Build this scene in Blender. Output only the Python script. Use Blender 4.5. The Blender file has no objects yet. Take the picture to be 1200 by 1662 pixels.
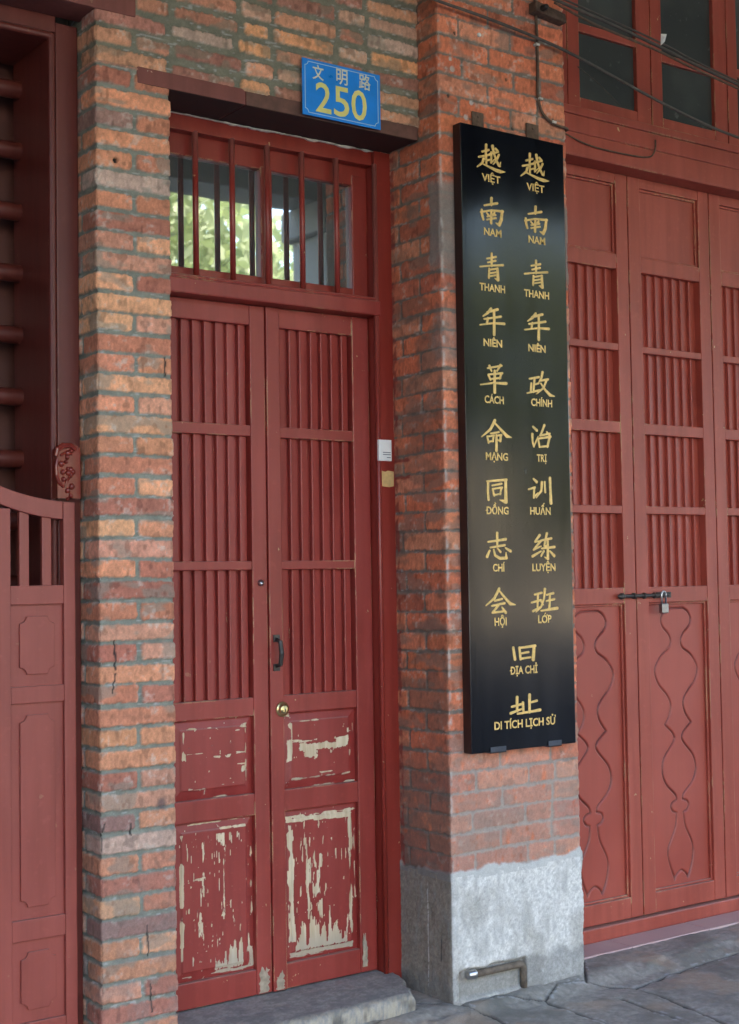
import bpy, math, random
import numpy as np
from mathutils import Matrix, Vector

# ------------------------------------------------------------------ camera, world, sun, exposure
SC = bpy.context.scene
COL = SC.collection
EYE = 1.55
YAW, PITCH, ROLL, FPX = 0.62200948, 0.04416461, 0.01514318, 2312.84

def cam_axes():
    cy, sy, cp, sp = math.cos(YAW), math.sin(YAW), math.cos(PITCH), math.sin(PITCH)
    f = np.array([sy * cp, cy * cp, sp]); r = np.array([cy, -sy, 0.0]); d = np.cross(f, r)
    c, s = math.cos(ROLL), math.sin(ROLL)
    return c * r + s * d, -s * r + c * d, f
CR, CD, CF = cam_axes()
cam_data = bpy.data.cameras.new('camera')
cam = bpy.data.objects.new('camera', cam_data); COL.objects.link(cam)
cam.matrix_world = Matrix(((CR[0], -CD[0], -CF[0], 0), (CR[1], -CD[1], -CF[1], 0), (CR[2], -CD[2], -CF[2], EYE), (0, 0, 0, 1)))
cam_data.sensor_fit = 'VERTICAL'; cam_data.sensor_height = 36; cam_data.sensor_width = 36
cam_data.lens = FPX / 1662 * 36
cam_data.clip_end = 500
SC.camera = cam

SUN_EL, SUN_AZ = math.radians(52), math.radians(-14)      # sun behind the shophouse, slightly to the left
w = bpy.data.worlds.new('World'); SC.world = w; w.use_nodes = True
nt = w.node_tree; nt.nodes.clear()
sky = nt.nodes.new('ShaderNodeTexSky'); sky.sky_type = 'NISHITA'; sky.sun_disc = False
sky.sun_elevation = SUN_EL; sky.sun_rotation = SUN_AZ; sky.dust_density = 4.5; sky.air_density = 1.0; sky.ozone_density = 0.45
bg = nt.nodes.new('ShaderNodeBackground'); bg.inputs[1].default_value = 0.15
wo = nt.nodes.new('ShaderNodeOutputWorld')
nt.links.new(sky.outputs[0], bg.inputs[0]); nt.links.new(bg.outputs[0], wo.inputs[0])
sd = bpy.data.lights.new('sun', 'SUN'); sd.energy = 3.2; sd.angle = math.radians(0.5); sd.color = (1.0, 0.95, 0.86)
sun = bpy.data.objects.new('sun', sd); COL.objects.link(sun)
sdir = Vector((math.sin(SUN_AZ) * math.cos(SUN_EL), math.cos(SUN_AZ) * math.cos(SUN_EL), math.sin(SUN_EL)))
sun.rotation_euler = sdir.to_track_quat('Z', 'Y').to_euler()
SC.view_settings.view_transform = 'Standard'; SC.view_settings.look = 'None'
SC.view_settings.gamma = 1; SC.view_settings.exposure = 3.68

# ------------------------------------------------------------------ helpers
def lin(r, g, b):
    return tuple((c / 12.92 if c <= 0.04045 else ((c + 0.055) / 1.055) ** 2.4) for c in (r / 255, g / 255, b / 255))

def ray(u, v):
    a, b = (u - 600) / FPX, (v - 831) / FPX
    return CR * a + CD * b + CF
def on_y(u, v, y):
    r = ray(u, v); t = y / r[1]
    return r[0] * t, r[2] * t + EYE
def on_z(u, v, z):
    r = ray(u, v); t = (z - EYE) / r[2]
    return r[0] * t, r[1] * t

_T = {}
def vnoise(x, y, seed=0):
    if seed not in _T: _T[seed] = np.random.default_rng(seed).random((256, 256))
    T = _T[seed]
    x = np.asarray(x, float); y = np.asarray(y, float)
    xi = np.floor(x).astype(int); yi = np.floor(y).astype(int)
    fx = x - xi; fy = y - yi
    fx = fx * fx * (3 - 2 * fx); fy = fy * fy * (3 - 2 * fy)
    x0, x1, y0, y1 = xi & 255, (xi + 1) & 255, yi & 255, (yi + 1) & 255
    return (T[y0, x0] * (1 - fx) + T[y0, x1] * fx) * (1 - fy) + (T[y1, x0] * (1 - fx) + T[y1, x1] * fx) * fy
def fbm(x, y, seed=0, o=3):
    s = 0; a = .5; n = 0
    for i in range(o):
        s = s + a * vnoise(x * 2 ** i, y * 2 ** i, seed + i * 17); n += a; a *= .5
    return s / n
def sst(a, b, x):
    t = np.clip((x - a) / (b - a), 0, 1); return t * t * (3 - 2 * t)
def mix(a, b, t):
    return a * (1 - t[..., None]) + np.asarray(b) * t[..., None]

class MB:
    def __init__(s): s.v = []; s.f = []; s.m = []
    def add(s, vs, fs, m=0):
        o = len(s.v); s.v += [tuple(p) for p in vs]; s.f += [tuple(i + o for i in f) for f in fs]; s.m += [m] * len(fs)
    def box(s, x0, x1, y0, y1, z0, z1, m=0):
        s.add([(x0, y0, z0), (x1, y0, z0), (x1, y1, z0), (x0, y1, z0), (x0, y0, z1), (x1, y0, z1), (x1, y1, z1), (x0, y1, z1)],
              [(0, 3, 2, 1), (4, 5, 6, 7), (0, 1, 5, 4), (1, 2, 6, 5), (2, 3, 7, 6), (3, 0, 4, 7)], m); return s
    def prism_y(s, poly, y0, y1, m=0):          # poly in (x, z), counter-clockwise seen from -y
        n = len(poly)
        s.add([(x, y0, z) for x, z in poly] + [(x, y1, z) for x, z in poly],
              [tuple(range(n)), tuple(range(2 * n - 1, n - 1, -1))] + [(i, i + n, (i + 1) % n + n, (i + 1) % n) for i in range(n)], m); return s
    def prism_z(s, poly, z0, z1, m=0):          # poly in (x, y), counter-clockwise from above
        n = len(poly)
        s.add([(x, y, z0) for x, y in poly] + [(x, y, z1) for x, y in poly],
              [tuple(range(n - 1, -1, -1)), tuple(range(n, 2 * n))] + [(i, (i + 1) % n, (i + 1) % n + n, i + n) for i in range(n)], m); return s
    def prism_x(s, poly, x0, x1, m=0):          # poly in (y, z)
        n = len(poly)
        s.add([(x0, y, z) for y, z in poly] + [(x1, y, z) for y, z in poly],
              [tuple(range(n)), tuple(range(2 * n - 1, n - 1, -1))] + [(i, i + n, (i + 1) % n + n, (i + 1) % n) for i in range(n)], m); return s
    def tube(s, pts, r, n=10, m=0):
        P = [Vector(p) for p in pts]; rs = r if isinstance(r, (list, tuple)) else [r] * len(P)
        vs = []; up = None
        for i, p in enumerate(P):
            t = (P[min(i + 1, len(P) - 1)] - P[max(i - 1, 0)]).normalized()
            if up is None: up = Vector((0, 0, 1)) if abs(t.z) < .9 else Vector((0, 1, 0))
            a = t.cross(up).normalized(); b = a.cross(t).normalized(); up = b
            for k in range(n):
                c, q = math.cos(2 * math.pi * k / n), math.sin(2 * math.pi * k / n)
                vs.append(p + a * (c * rs[i]) + b * (q * rs[i]))
        fs = []
        for i in range(len(P) - 1):
            for k in range(n):
                fs.append((i * n + k, (i + 1) * n + k, (i + 1) * n + (k + 1) % n, i * n + (k + 1) % n))
        fs.append(tuple(range(n))); fs.append(tuple((len(P) - 1) * n + k for k in range(n - 1, -1, -1)))
        s.add(vs, fs, m); return s
    def lathe(s, prof, origin, axis, n=20, m=0):     # prof: (radius, distance along axis)
        ax = Vector(axis).normalized(); a = ax.orthogonal().normalized(); b = ax.cross(a); o = Vector(origin)
        vs = []
        for r, d in prof:
            for k in range(n):
                t = 2 * math.pi * k / n
                vs.append(o + ax * d + a * (r * math.cos(t)) + b * (r * math.sin(t)))
        fs = [(i * n + k, i * n + (k + 1) % n, (i + 1) * n + (k + 1) % n, (i + 1) * n + k) for i in range(len(prof) - 1) for k in range(n)]
        fs.append(tuple(range(n - 1, -1, -1))); fs.append(tuple((len(prof) - 1) * n + k for k in range(n)))
        s.add(vs, fs, m); return s

ROOTLOC = {}
def link(name, me, mats, parent=None, bevel=0.0, smooth=False, seg=2):
    o = bpy.data.objects.new(name, me); COL.objects.link(o)
    for m in (mats if isinstance(mats, (list, tuple)) else [mats]): me.materials.append(m)
    if smooth:
        me.polygons.foreach_set('use_smooth', [True] * len(me.polygons))
    if bevel:
        md = o.modifiers.new('bevel', 'BEVEL'); md.width = bevel; md.segments = seg; md.limit_method = 'ANGLE'; md.angle_limit = math.radians(40)
    if parent is not None:
        o.parent = parent
        if parent.name in ROOTLOC:
            o.matrix_parent_inverse = Matrix.Translation(-Vector(ROOTLOC[parent.name]))
    return o
def part(name, mb, mats, parent=None, bevel=0.0, smooth=False, seg=2):
    me = bpy.data.meshes.new(name); me.from_pydata(mb.v, [], mb.f)
    if any(mb.m): me.polygons.foreach_set('material_index', mb.m)
    me.validate(); me.update()
    return link(name, me, mats, parent, bevel, smooth, seg)
def tag(o, label, cat, group=None, kind=None):
    o['kind'] = kind or 'thing'
    if label: o['label'] = label
    if cat: o['category'] = cat
    if group: o['group'] = group
    return o
def thing(name, label, cat, loc, group=None):
    o = bpy.data.objects.new(name, None); COL.objects.link(o); o.location = loc; o.empty_display_size = .1
    ROOTLOC[o.name] = tuple(loc)
    return tag(o, label, cat, group)
def grid_mesh(name, P, attrs, mats, parent=None, smooth=True, flip=False):
    nz, nu = P.shape[:2]
    me = bpy.data.meshes.new(name)
    idx = np.arange(nz * nu).reshape(nz, nu)
    q = np.stack([idx[:-1, :-1], idx[:-1, 1:], idx[1:, 1:], idx[1:, :-1]], -1).reshape(-1, 4)
    if flip: q = q[:, ::-1]
    nf = len(q)
    me.vertices.add(nz * nu); me.vertices.foreach_set('co', P.reshape(-1).astype(np.float32))
    me.loops.add(nf * 4); me.loops.foreach_set('vertex_index', q.reshape(-1).astype(np.int32))
    me.polygons.add(nf); me.polygons.foreach_set('loop_start', np.arange(0, nf * 4, 4, dtype=np.int32))
    me.update(calc_edges=True)
    for k, A in attrs.items():
        if A.ndim == 3:
            a = me.color_attributes.new(k, 'FLOAT_COLOR', 'POINT')
            c = np.ones((nz * nu, 4), np.float32); c[:, :3] = A.reshape(-1, 3); a.data.foreach_set('color', c.reshape(-1))
        else:
            a = me.attributes.new(k, 'FLOAT', 'POINT'); a.data.foreach_set('value', A.reshape(-1).astype(np.float32))
    return link(name, me, mats, parent, 0, smooth)
def copy_tree(o, off, parent=None):
    c = o.copy(); COL.objects.link(c)
    if parent is not None: c.parent = parent
    c.location = Vector(o.location) + Vector(off)
    for ch in list(o.children):
        d = ch.copy(); COL.objects.link(d); d.parent = c
        for g in list(ch.children):
            e = g.copy(); COL.objects.link(e); e.parent = d
    return c

# ------------------------------------------------------------------ materials
class NT:
    def __init__(s, name):
        s.m = bpy.data.materials.new(name); s.m.use_nodes = True; s.t = s.m.node_tree; s.t.nodes.clear()
        s.o = s.n('OutputMaterial'); s.p = s.n('BsdfPrincipled'); s.l(s.p.outputs[0], s.o.inputs[0])
    def n(s, t, **k):
        x = s.t.nodes.new('ShaderNode' + t)
        for a, b in k.items(): setattr(x, a, b)
        return x
    def l(s, a, b): s.t.links.new(a, b)
    def pos(s, scale=(1, 1, 1)):
        g = s.n('NewGeometry'); mp = s.n('Mapping'); mp.inputs['Scale'].default_value = scale
        s.l(g.outputs['Position'], mp.inputs['Vector']); return mp.outputs[0]
    def noise(s, scale, detail=3, vec=None, rough=.5):
        x = s.n('TexNoise'); x.inputs['Scale'].default_value = scale; x.inputs['Detail'].default_value = detail; x.inputs['Roughness'].default_value = rough
        s.l(vec if vec is not None else s.pos(), x.inputs['Vector']); return x.outputs['Fac']
    def ramp(s, fac, a, b, ca=(0, 0, 0), cb=(1, 1, 1)):
        r = s.n('ValToRGB'); r.color_ramp.elements[0].position = a; r.color_ramp.elements[1].position = b
        r.color_ramp.elements[0].color = (*ca, 1); r.color_ramp.elements[1].color = (*cb, 1)
        s.l(fac, r.inputs[0]); return r.outputs[0]
    def mixc(s, fac, a, b, mode='MIX'):
        x = s.n('Mix', data_type='RGBA', blend_type=mode)
        for val, sock in ((fac, x.inputs[0]), (a, x.inputs[6]), (b, x.inputs[7])):
            if hasattr(val, 'is_linked'): s.l(val, sock)
            elif isinstance(val, (int, float)): sock.default_value = val
            else: sock.default_value = (*val, 1)
        return x.outputs[2]
    def math(s, op, a, b=0.0):
        x = s.n('Math', operation=op)
        for val, sock in ((a, x.inputs[0]), (b, x.inputs[1])):
            if hasattr(val, 'is_linked'): s.l(val, sock)
            else: sock.default_value = val
        return x.outputs[0]
    def bump(s, h, strength=.3, dist=.002):
        b = s.n('Bump'); b.inputs['Strength'].default_value = strength; b.inputs['Distance'].default_value = dist
        s.l(h, b.inputs['Height']); s.l(b.outputs[0], s.p.inputs['Normal']); return b
    def base(s, c):
        if hasattr(c, 'is_linked'): s.l(c, s.p.inputs['Base Color'])
        else: s.p.inputs['Base Color'].default_value = (*c, 1)
    def set(s, **k):
        for a, b in k.items():
            sock = s.p.inputs[a.replace('_', ' ')]
            if hasattr(b, 'is_linked'): s.l(b, sock)
            else: sock.default_value = b

WOOD = lin(196, 172, 128)
def paint(name, c, c2, chips=0.0, rough=.42, wear=False, dust=0.0):
    k = NT(name)
    st = k.pos((30, 30, 2.2))
    n1 = k.noise(2.3, 4); n2 = k.noise(1.0, 5, st); n3 = k.noise(45, 3)
    col = k.mixc(k.ramp(n1, .3, .72), c, c2)
    col = k.mixc(k.math('MULTIPLY', k.ramp(n2, .42, .75), .5), col, tuple(x * .68 for x in c))
    n4 = k.noise(1.0, 4, k.pos((9, 9, .9)))
    col = k.mixc(k.math('MULTIPLY', k.ramp(n4, .50, .72), .30), col, tuple(min(1, x * 1.35 + .02) for x in c2))
    col = k.mixc(k.math('MULTIPLY', k.ramp(n3, .60, .78), .22), col, tuple(min(1, x * 1.5 + .015) for x in c2))
    if dust:
        g = k.n('NewGeometry'); sx = k.n('SeparateXYZ'); k.l(g.outputs['Normal'], sx.inputs[0])
        up = k.ramp(sx.outputs['Z'], .3, .8)
        col = k.mixc(k.math('MULTIPLY', up, dust), col, (.32, .26, .23))
    h = k.math('ADD', k.math('MULTIPLY', n2, .8), k.math('MULTIPLY', n3, .3))
    rg = k.math('ADD', k.math('MULTIPLY', n1, .22), rough - .1)
    if chips:
        bv = k.n('Bevel', samples=6); bv.inputs['Radius'].default_value = .005
        g = k.n('NewGeometry'); d = k.n('VectorMath', operation='DOT_PRODUCT')
        k.l(bv.outputs[0], d.inputs[0]); k.l(g.outputs['Normal'], d.inputs[1])
        e = k.ramp(k.math('SUBTRACT', 1.0, d.outputs['Value']), .01, .06)
        sp = k.noise(16, 5, k.pos((2.4, 2.4, .8)), .65)
        lo = k.ramp(k.noise(3.4, 4, None, .6), .50, .58)
        m = k.math('MULTIPLY', k.math('MULTIPLY', e, k.ramp(sp, .66 - chips * .12, .69 - chips * .12)), lo)
        fl = k.ramp(k.noise(21, 5, None, .6), .705, .72)
        m = k.math('MAXIMUM', m, k.math('MULTIPLY', fl, min(1, chips)))
        col = k.mixc(m, col, WOOD); rg = k.math('MAXIMUM', rg, k.math('MULTIPLY', m, .8))
        h = k.math('SUBTRACT', h, k.math('MULTIPLY', m, .6))
    if wear:
        a = k.n('Attribute', attribute_name='wear'); b = k.n('Attribute', attribute_name='grey')
        wn = k.noise(1.0, 5, k.pos((60, 60, 7)))
        wc = k.mixc(k.ramp(wn, .3, .7), lin(184, 162, 130), lin(218, 203, 174))
        wc = k.mixc(b.outputs['Fac'], wc, lin(174, 162, 144))
        fz = k.noise(260, 4, None, .65)
        av = k.math('ADD', a.outputs['Fac'], k.math('MULTIPLY', k.math('SUBTRACT', fz, .5), .9))
        av = k.math('MULTIPLY', av, k.math('GREATER_THAN', a.outputs['Fac'], .02))
        under = k.ramp(av, .22, .34); m = k.ramp(av, .48, .58)
        col = k.mixc(k.math('MULTIPLY', under, .7), col, k.mixc(k.ramp(fz, .4, .6), lin(176, 120, 108), lin(96, 34, 30)))
        col = k.mixc(m, col, wc); rg = k.math('MAXIMUM', rg, k.math('MULTIPLY', m, .85))
        h = k.math('SUBTRACT', h, k.math('MULTIPLY', m, .8))
    k.base(col); k.set(Roughness=rg); k.bump(h, .55, .0014)
    return k.m
def plain(name, c, rough=.6, metallic=0.0, var=.25, scale=30, bump=.2, coat=0.0):
    k = NT(name); n = k.noise(scale, 4); n2 = k.noise(scale * .15, 3)
    col = k.mixc(k.ramp(n, .3, .75), tuple(x * (1 - var) for x in c), tuple(min(1, x * (1 + var)) for x in c))
    col = k.mixc(k.math('MULTIPLY', k.ramp(n2, .4, .7), var), col, tuple(x * .6 for x in c))
    k.base(col); k.set(Roughness=k.math('ADD', k.math('MULTIPLY', n, .2), rough - .1), Metallic=metallic)
    if coat: k.set(Coat_Weight=coat)
    k.bump(n, bump, .001); return k.m
def vcol(name, rough=.9, fine=220, amt=.6, bumpd=.0015, bumps=.6):
    k = NT(name); a = k.n('Attribute', attribute_name='Col')
    n = k.noise(fine, 4, None, .6); n2 = k.noise(fine * .22, 4, None, .6)
    t = k.math('ADD', 1 - amt * .5, k.math('MULTIPLY', n, amt))
    t2 = k.math('MULTIPLY', t, k.math('ADD', 1 - amt * .35, k.math('MULTIPLY', n2, amt * .7)))
    cc = k.n('VectorMath', operation='SCALE'); k.l(a.outputs['Color'], cc.inputs[0]); k.l(t2, cc.inputs['Scale'])
    k.l(cc.outputs[0], k.p.inputs['Base Color']); k.set(Roughness=rough)
    k.bump(k.math('ADD', n, n2), bumps, bumpd); return k.m

M_BRICK = vcol('weathered_brick')
M_PLASTER = vcol('cement_render', .9, 170, .8, .0015, .8)
M_STONE = vcol('paving_stone', .75, 150, .5, .0012, .5)
M_DOOR = paint('worn_red_paint', lin(137, 46, 40), lin(149, 59, 51), chips=1.7, rough=.40, dust=.5)
M_DOORL = paint('red_louvre_paint', lin(137, 46, 40), lin(149, 59, 51), chips=.2, rough=.40, dust=.5)
M_DOORP = paint('peeling_red_paint', lin(137, 45, 41), lin(149, 59, 53), chips=.0, rough=.42, wear=True, dust=.55)
M_FRAME = paint('dark_red_frame_paint', lin(128, 40, 31), lin(140, 50, 40), chips=1.4, rough=.35, dust=.3)
M_RDOOR = paint('faded_red_paint', lin(148, 61, 47), lin(163, 76, 60), chips=1.6, rough=.45, dust=.5)
M_RPANEL = paint('faded_red_panel_paint', lin(148, 61, 48), lin(163, 76, 61), chips=0, rough=.45)
M_GATE = paint('rose_red_paint', lin(138, 60, 52), lin(150, 72, 63), chips=.15, rough=.42, dust=.3)
M_DARKRED = paint('dark_maroon_paint', lin(92, 36, 30), lin(104, 44, 37), chips=.15, rough=.42, dust=.3)
M_BARWOOD = paint('brown_red_bar_paint', lin(84, 36, 29), lin(98, 43, 35), chips=.2, rough=.38)
M_INNER = paint('brown_inner_door_paint', lin(84, 46, 38), lin(96, 53, 44), chips=.0, rough=.5)
M_LINTEL = paint('old_maroon_lintel_paint', lin(112, 58, 52), lin(124, 70, 62), chips=.2, rough=.6)
M_GLOSS = paint('glossy_red_lacquer', lin(116, 38, 28), lin(126, 46, 35), chips=0, rough=.2)
M_BARE = plain('bare_wood', lin(205, 170, 112), .7, 0, .15, 60)
M_IRON = plain('dark_iron', (.07, .064, .06), .5, .6, .3, 80)
M_STEEL = plain('worn_steel', (.55, .55, .56), .32, 1.0, .15, 60)
M_BRASS = plain('dull_brass', (.62, .50, .24), .30, .95, .2, 40)
M_RUST = plain('rusty_iron', lin(104, 84, 70), .8, .2, .4, 60, .5)
M_CABLE = plain('dusty_cable', (.085, .075, .065), .7, 0, .3, 40)
M_CLIP = plain('pale_clip', (.6, .58, .52), .6)
M_WHITE = plain('white_card', (.80, .80, .77), .5, 0, .05)
M_INK = plain('grey_ink', (.18, .19, .2), .6)
M_BLUE = plain('blue_enamel', lin(30, 136, 228), .32, 0, .10, 12, .05)
M_PALEBLUE = plain('pale_blue_enamel', lin(185, 212, 225), .4, 0, .05)
M_YELLOW = plain('cream_yellow_enamel', lin(222, 214, 128), .4, 0, .06)
M_CREAM = plain('cream_enamel', lin(214, 214, 190), .4, 0, .06)
M_GOLD = plain('gilt', lin(226, 189, 114), .42, .12, .2, 90, .3)
M_CEIL = plain('arcade_plaster', lin(150, 146, 138), .9, 0, .1, 6)
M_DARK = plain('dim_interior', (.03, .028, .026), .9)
M_TILE = None

def glass(name, tint, refl):
    k = NT(name)
    k.set(Roughness=.015, Metallic=0.0); k.base(tint)
    k.p.inputs['Specular IOR Level'].default_value = .5
    n = k.noise(3.0, 2); k.bump(n, .06, .004)
    gl = k.n('BsdfGlossy'); gl.inputs['Roughness'].default_value = .02; gl.inputs['Color'].default_value = (.93, 1.0, .98, 1)
    b = k.n('Bump'); b.inputs['Strength'].default_value = .05; b.inputs['Distance'].default_value = .004; k.l(n, b.inputs['Height']); k.l(b.outputs[0], gl.inputs['Normal'])
    mx = k.n('MixShader'); mx.inputs[0].default_value = refl
    k.l(k.p.outputs[0], mx.inputs[1]); k.l(gl.outputs[0], mx.inputs[2]); k.l(mx.outputs[0], k.o.inputs[0])
    return k.m
M_GLASS = glass('old_window_glass', (.07, .09, .09), .52)
def dusty_glass():
    k = NT('dusty_glass')
    n = k.noise(2.2, 4); n2 = k.noise(26, 4)
    d = k.math('ADD', k.math('MULTIPLY', k.ramp(n, .40, .80), .45), .22)
    col = k.mixc(d, (.014, .018, .019), (.16, .18, .165))
    col = k.mixc(k.math('MULTIPLY', k.ramp(n2, .66, .74), .3), col, (.25, .26, .25))
    k.base(col); k.set(Roughness=k.math('ADD', k.math('MULTIPLY', n, .25), .08)); return k.m
M_DGLASS = dusty_glass()
def lacquer():
    k = NT('black_lacquer')
    n = k.noise(1.0, 5, k.pos((14, 14, 1.3))); n2 = k.noise(1.0, 4, k.pos((55, 55, 4))); n3 = k.noise(2.0, 3)
    sc = k.ramp(k.noise(9, 5, k.pos((1.3, 1.3, .8)), .65), .70, .76)
    col = k.mixc(k.ramp(n, .35, .7), (.003, .0036, .006), (.007, .0085, .012))
    col = k.mixc(k.math('MULTIPLY', sc, .32), col, (.10, .12, .13))
    k.base(col)
    k.set(Roughness=k.math('ADD', k.math('ADD', k.math('MULTIPLY', n, .09), k.math('MULTIPLY', n3, .06)), .045))
    k.p.inputs['Specular IOR Level'].default_value = .40
    k.bump(k.math('ADD', k.math('MULTIPLY', n2, .5), n), .12, .0015); return k.m
M_LACQ = lacquer()
M_LACQEDGE = plain('board_edge_lacquer', lin(48, 22, 18), .5)

# ------------------------------------------------------------------ brickwork
def path_sample(path, res):
    us, pts, nrm, corners = [], [], [], []
    u0 = 0
    for i in range(len(path) - 1):
        a = np.array(path[i]); b = np.array(path[i + 1]); L = np.hypot(*(b - a)); d = (b - a) / L
        n = max(1, int(round(L / res)))
        for k in range(n + (i == len(path) - 2)):
            t = k / n; us.append(u0 + t * L); pts.append(a + (b - a) * t)
            nn = np.array([d[1], -d[0]])
            if k == 0 and i > 0:
                a0 = np.array(path[i - 1]); dp = (a - a0) / np.hypot(*(a - a0)); n2 = np.array([dp[1], -dp[0]]); nn = (nn + n2)
            nrm.append(nn)
        u0 += L
        if i < len(path) - 2: corners.append(u0)
    return np.array(us), np.array(pts), np.array(nrm), corners

def brick_mesh(name, path, z0, z1, ch, zoff, rows, joint, res, palette, mortar, paintfn, parent, depth=.006, seed=1, rag=.006, mats=None, wobble=.004):
    us, pts, nrm, corners = path_sample(path, res)
    zs = np.linspace(z0, z1, int(round((z1 - z0) / res)) + 1)
    U, Z = np.meshgrid(us, zs)
    wz = Z + (vnoise(U * 3, Z * 3, seed + 5) - .5) * wobble * 2
    n1 = fbm(U / .018, Z / .018, seed, 3) - .5
    n2 = fbm(U / .006, Z / .006, seed + 3, 2) - .5
    K = np.floor((wz - zoff) / ch).astype(int)
    V = wz - zoff - K * ch
    D = np.full(U.shape, -.02); BC = np.zeros(U.shape + (3,)); BH = np.zeros(U.shape); BR = np.zeros(U.shape)
    rng = np.random.default_rng(seed)
    pal = np.array([p[1] for p in palette]); pw = np.array([p[0] for p in palette], float); pw /= pw.sum()
    for k in range(int(K.min()), int(K.max()) + 1):
        rsel = np.where((K == k).any(1))[0]
        if len(rsel) == 0: continue
        r0, r1 = rsel[0], rsel[-1] + 1
        for ua, ub in rows(k, rng):
            c = pal[rng.choice(len(pal), p=pw)] * (1 + rng.normal(0, .07)); c = c * (1 + rng.normal(0, .018, 3)); h = rng.normal(0, .0011); rr = rng.random()
            jj = joint * (.5 + rng.normal(0, .07)); tz = rng.normal(0, .0015)
            c0, c1 = np.searchsorted(us, [ua, ub])
            if c1 <= c0: continue
            sl = (slice(r0, r1), slice(c0, c1))
            m = K[sl] == k
            du = np.minimum(U[sl] - ua, ub - U[sl]) - jj; dv = np.minimum(V[sl] + tz, ch - V[sl] - tz) - jj
            d = np.minimum(du, dv); rc = .010
            d = np.where((du < rc) & (dv < rc), rc - np.hypot(rc - np.minimum(du, rc), rc - np.minimum(dv, rc)), d)
            D[sl] = np.where(m, d, D[sl]); BC[sl] = np.where(m[..., None], c, BC[sl]); BH[sl] = np.where(m, h, BH[sl]); BR[sl] = np.where(m, rr, BR[sl])
    dd = D + n1 * rag * 1.6 + n2 * rag * .7
    mask = sst(-.0015, .0028, dd)
    # colour inside the brick
    a1 = fbm(U / .045, Z / .035, seed + 31, 3); a2 = fbm(U / .10, Z / .05, seed + 41, 3); a3 = fbm(U / .010, Z / .010, seed + 51, 2)
    a4 = fbm(U / .007, Z / .012, seed + 101, 3)
    col = BC * (0.80 + .40 * a1[..., None]) * (.70 + .60 * a4[..., None])
    col = mix(col, np.array(mortar) * 1.05, sst(.60, .70, a2 + (BR - .5) * .22) * .55)                   # mortar smear
    col = mix(col, np.array([.56, .49, .42]), sst(.60, .78, a1 * .6 + a3 * .4 + (.008 - np.minimum(D, .008)) * 8) * .55)   # pale bloom near the arrises
    col = mix(col, BC * .42, sst(.66, .78, fbm(U / .02, Z / .03, seed + 61, 2)) * .6)
    mo = np.array(mortar) * (0.72 + .56 * fbm(U / .03, Z / .02, seed + 71, 3)[..., None])
    mo = mix(mo, np.array([.42, .43, .42]), sst(.70, .80, fbm(U / .03, Z / .006, seed + 81, 2)) * .6)
    C = mo * (1 - mask[..., None]) + col * mask[..., None]
    H = -depth * (1 - mask) + mask * (BH + (a1 - .5) * .003 + n2 * .0012) + (1 - mask) * n1 * .003
    C, H = paintfn(U, Z, C, H, mask, corners, us)
    for cu in corners:                                    # softened, broken arrises
        near = np.exp(-((U - cu) / .006) ** 2); H = H - near * (.0025 + .005 * sst(.5, .8, fbm(Z / .02 + 9, U * 0 + 3, seed + 91, 2)))
    X = pts[None, :, 0] + nrm[None, :, 0] * H; Y = pts[None, :, 1] + nrm[None, :, 1] * H
    P = np.stack([X, Y, Z], -1)
    return grid_mesh(name, P, {'Col': np.clip(C, 0, 1)}, mats or M_BRICK, parent)

def seg_dist(U, Z, a, b):
    a = np.array(a); b = np.array(b); d = b - a; L2 = (d ** 2).sum()
    t = np.clip(((U - a[0]) * d[0] + (Z - a[1]) * d[1]) / L2, 0, 1)
    return np.hypot(U - a[0] - t * d[0], Z - a[1] - t * d[1])

YP, YW, YF, YD, YR = 4.0, 4.119, 4.30, 4.35, 4.30
MORT = lin(126, 129, 118)

# ---- left pier and the wall over the red door
XL0, XL1 = 1.908, 2.174
wall = thing('brick_wall', 'narrow orange brick pier joined to the brick wall over the red door', 'wall', (2.04, 4.2, 0))
UC = 4.34 - YW
def rows_left(k, rng):
    j = rng.normal(0, .004)
    if k % 2 == 0: return [(UC - .45, UC - .118 + j), (UC - .118 + j, UC + .40)]
    return [(UC - .26, UC + .136 + j), (UC + .136 + j, UC + .42)]
PAL_L = [(3.5, lin(196, 134, 102)), (1.6, lin(210, 154, 116)), (3, lin(182, 118, 92)), (2.4, lin(168, 106, 88)), (.6, lin(146, 110, 102)), (2.4, lin(190, 136, 112)), (.3, lin(180, 152, 138))]
PAL_L = [(w_, tuple(x * 1.14 for x in c_)) for w_, c_ in PAL_L]
CRACKS = [[(190, 35), (191, 47)], [(190, 68), (190, 82)], [(269, 580), (269, 610)], [(186.7, 1058), (188, 1087)], [(188, 1093), (183, 1125)], [(170, 1337), (166, 1362), (165, 1382)],
          [(213, 1337), (213, 1355)], [(239, 1502), (241.7, 1552)], [(244, 1597), (246.7, 1642)], [(185, 1062), (186, 1040)]]
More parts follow.
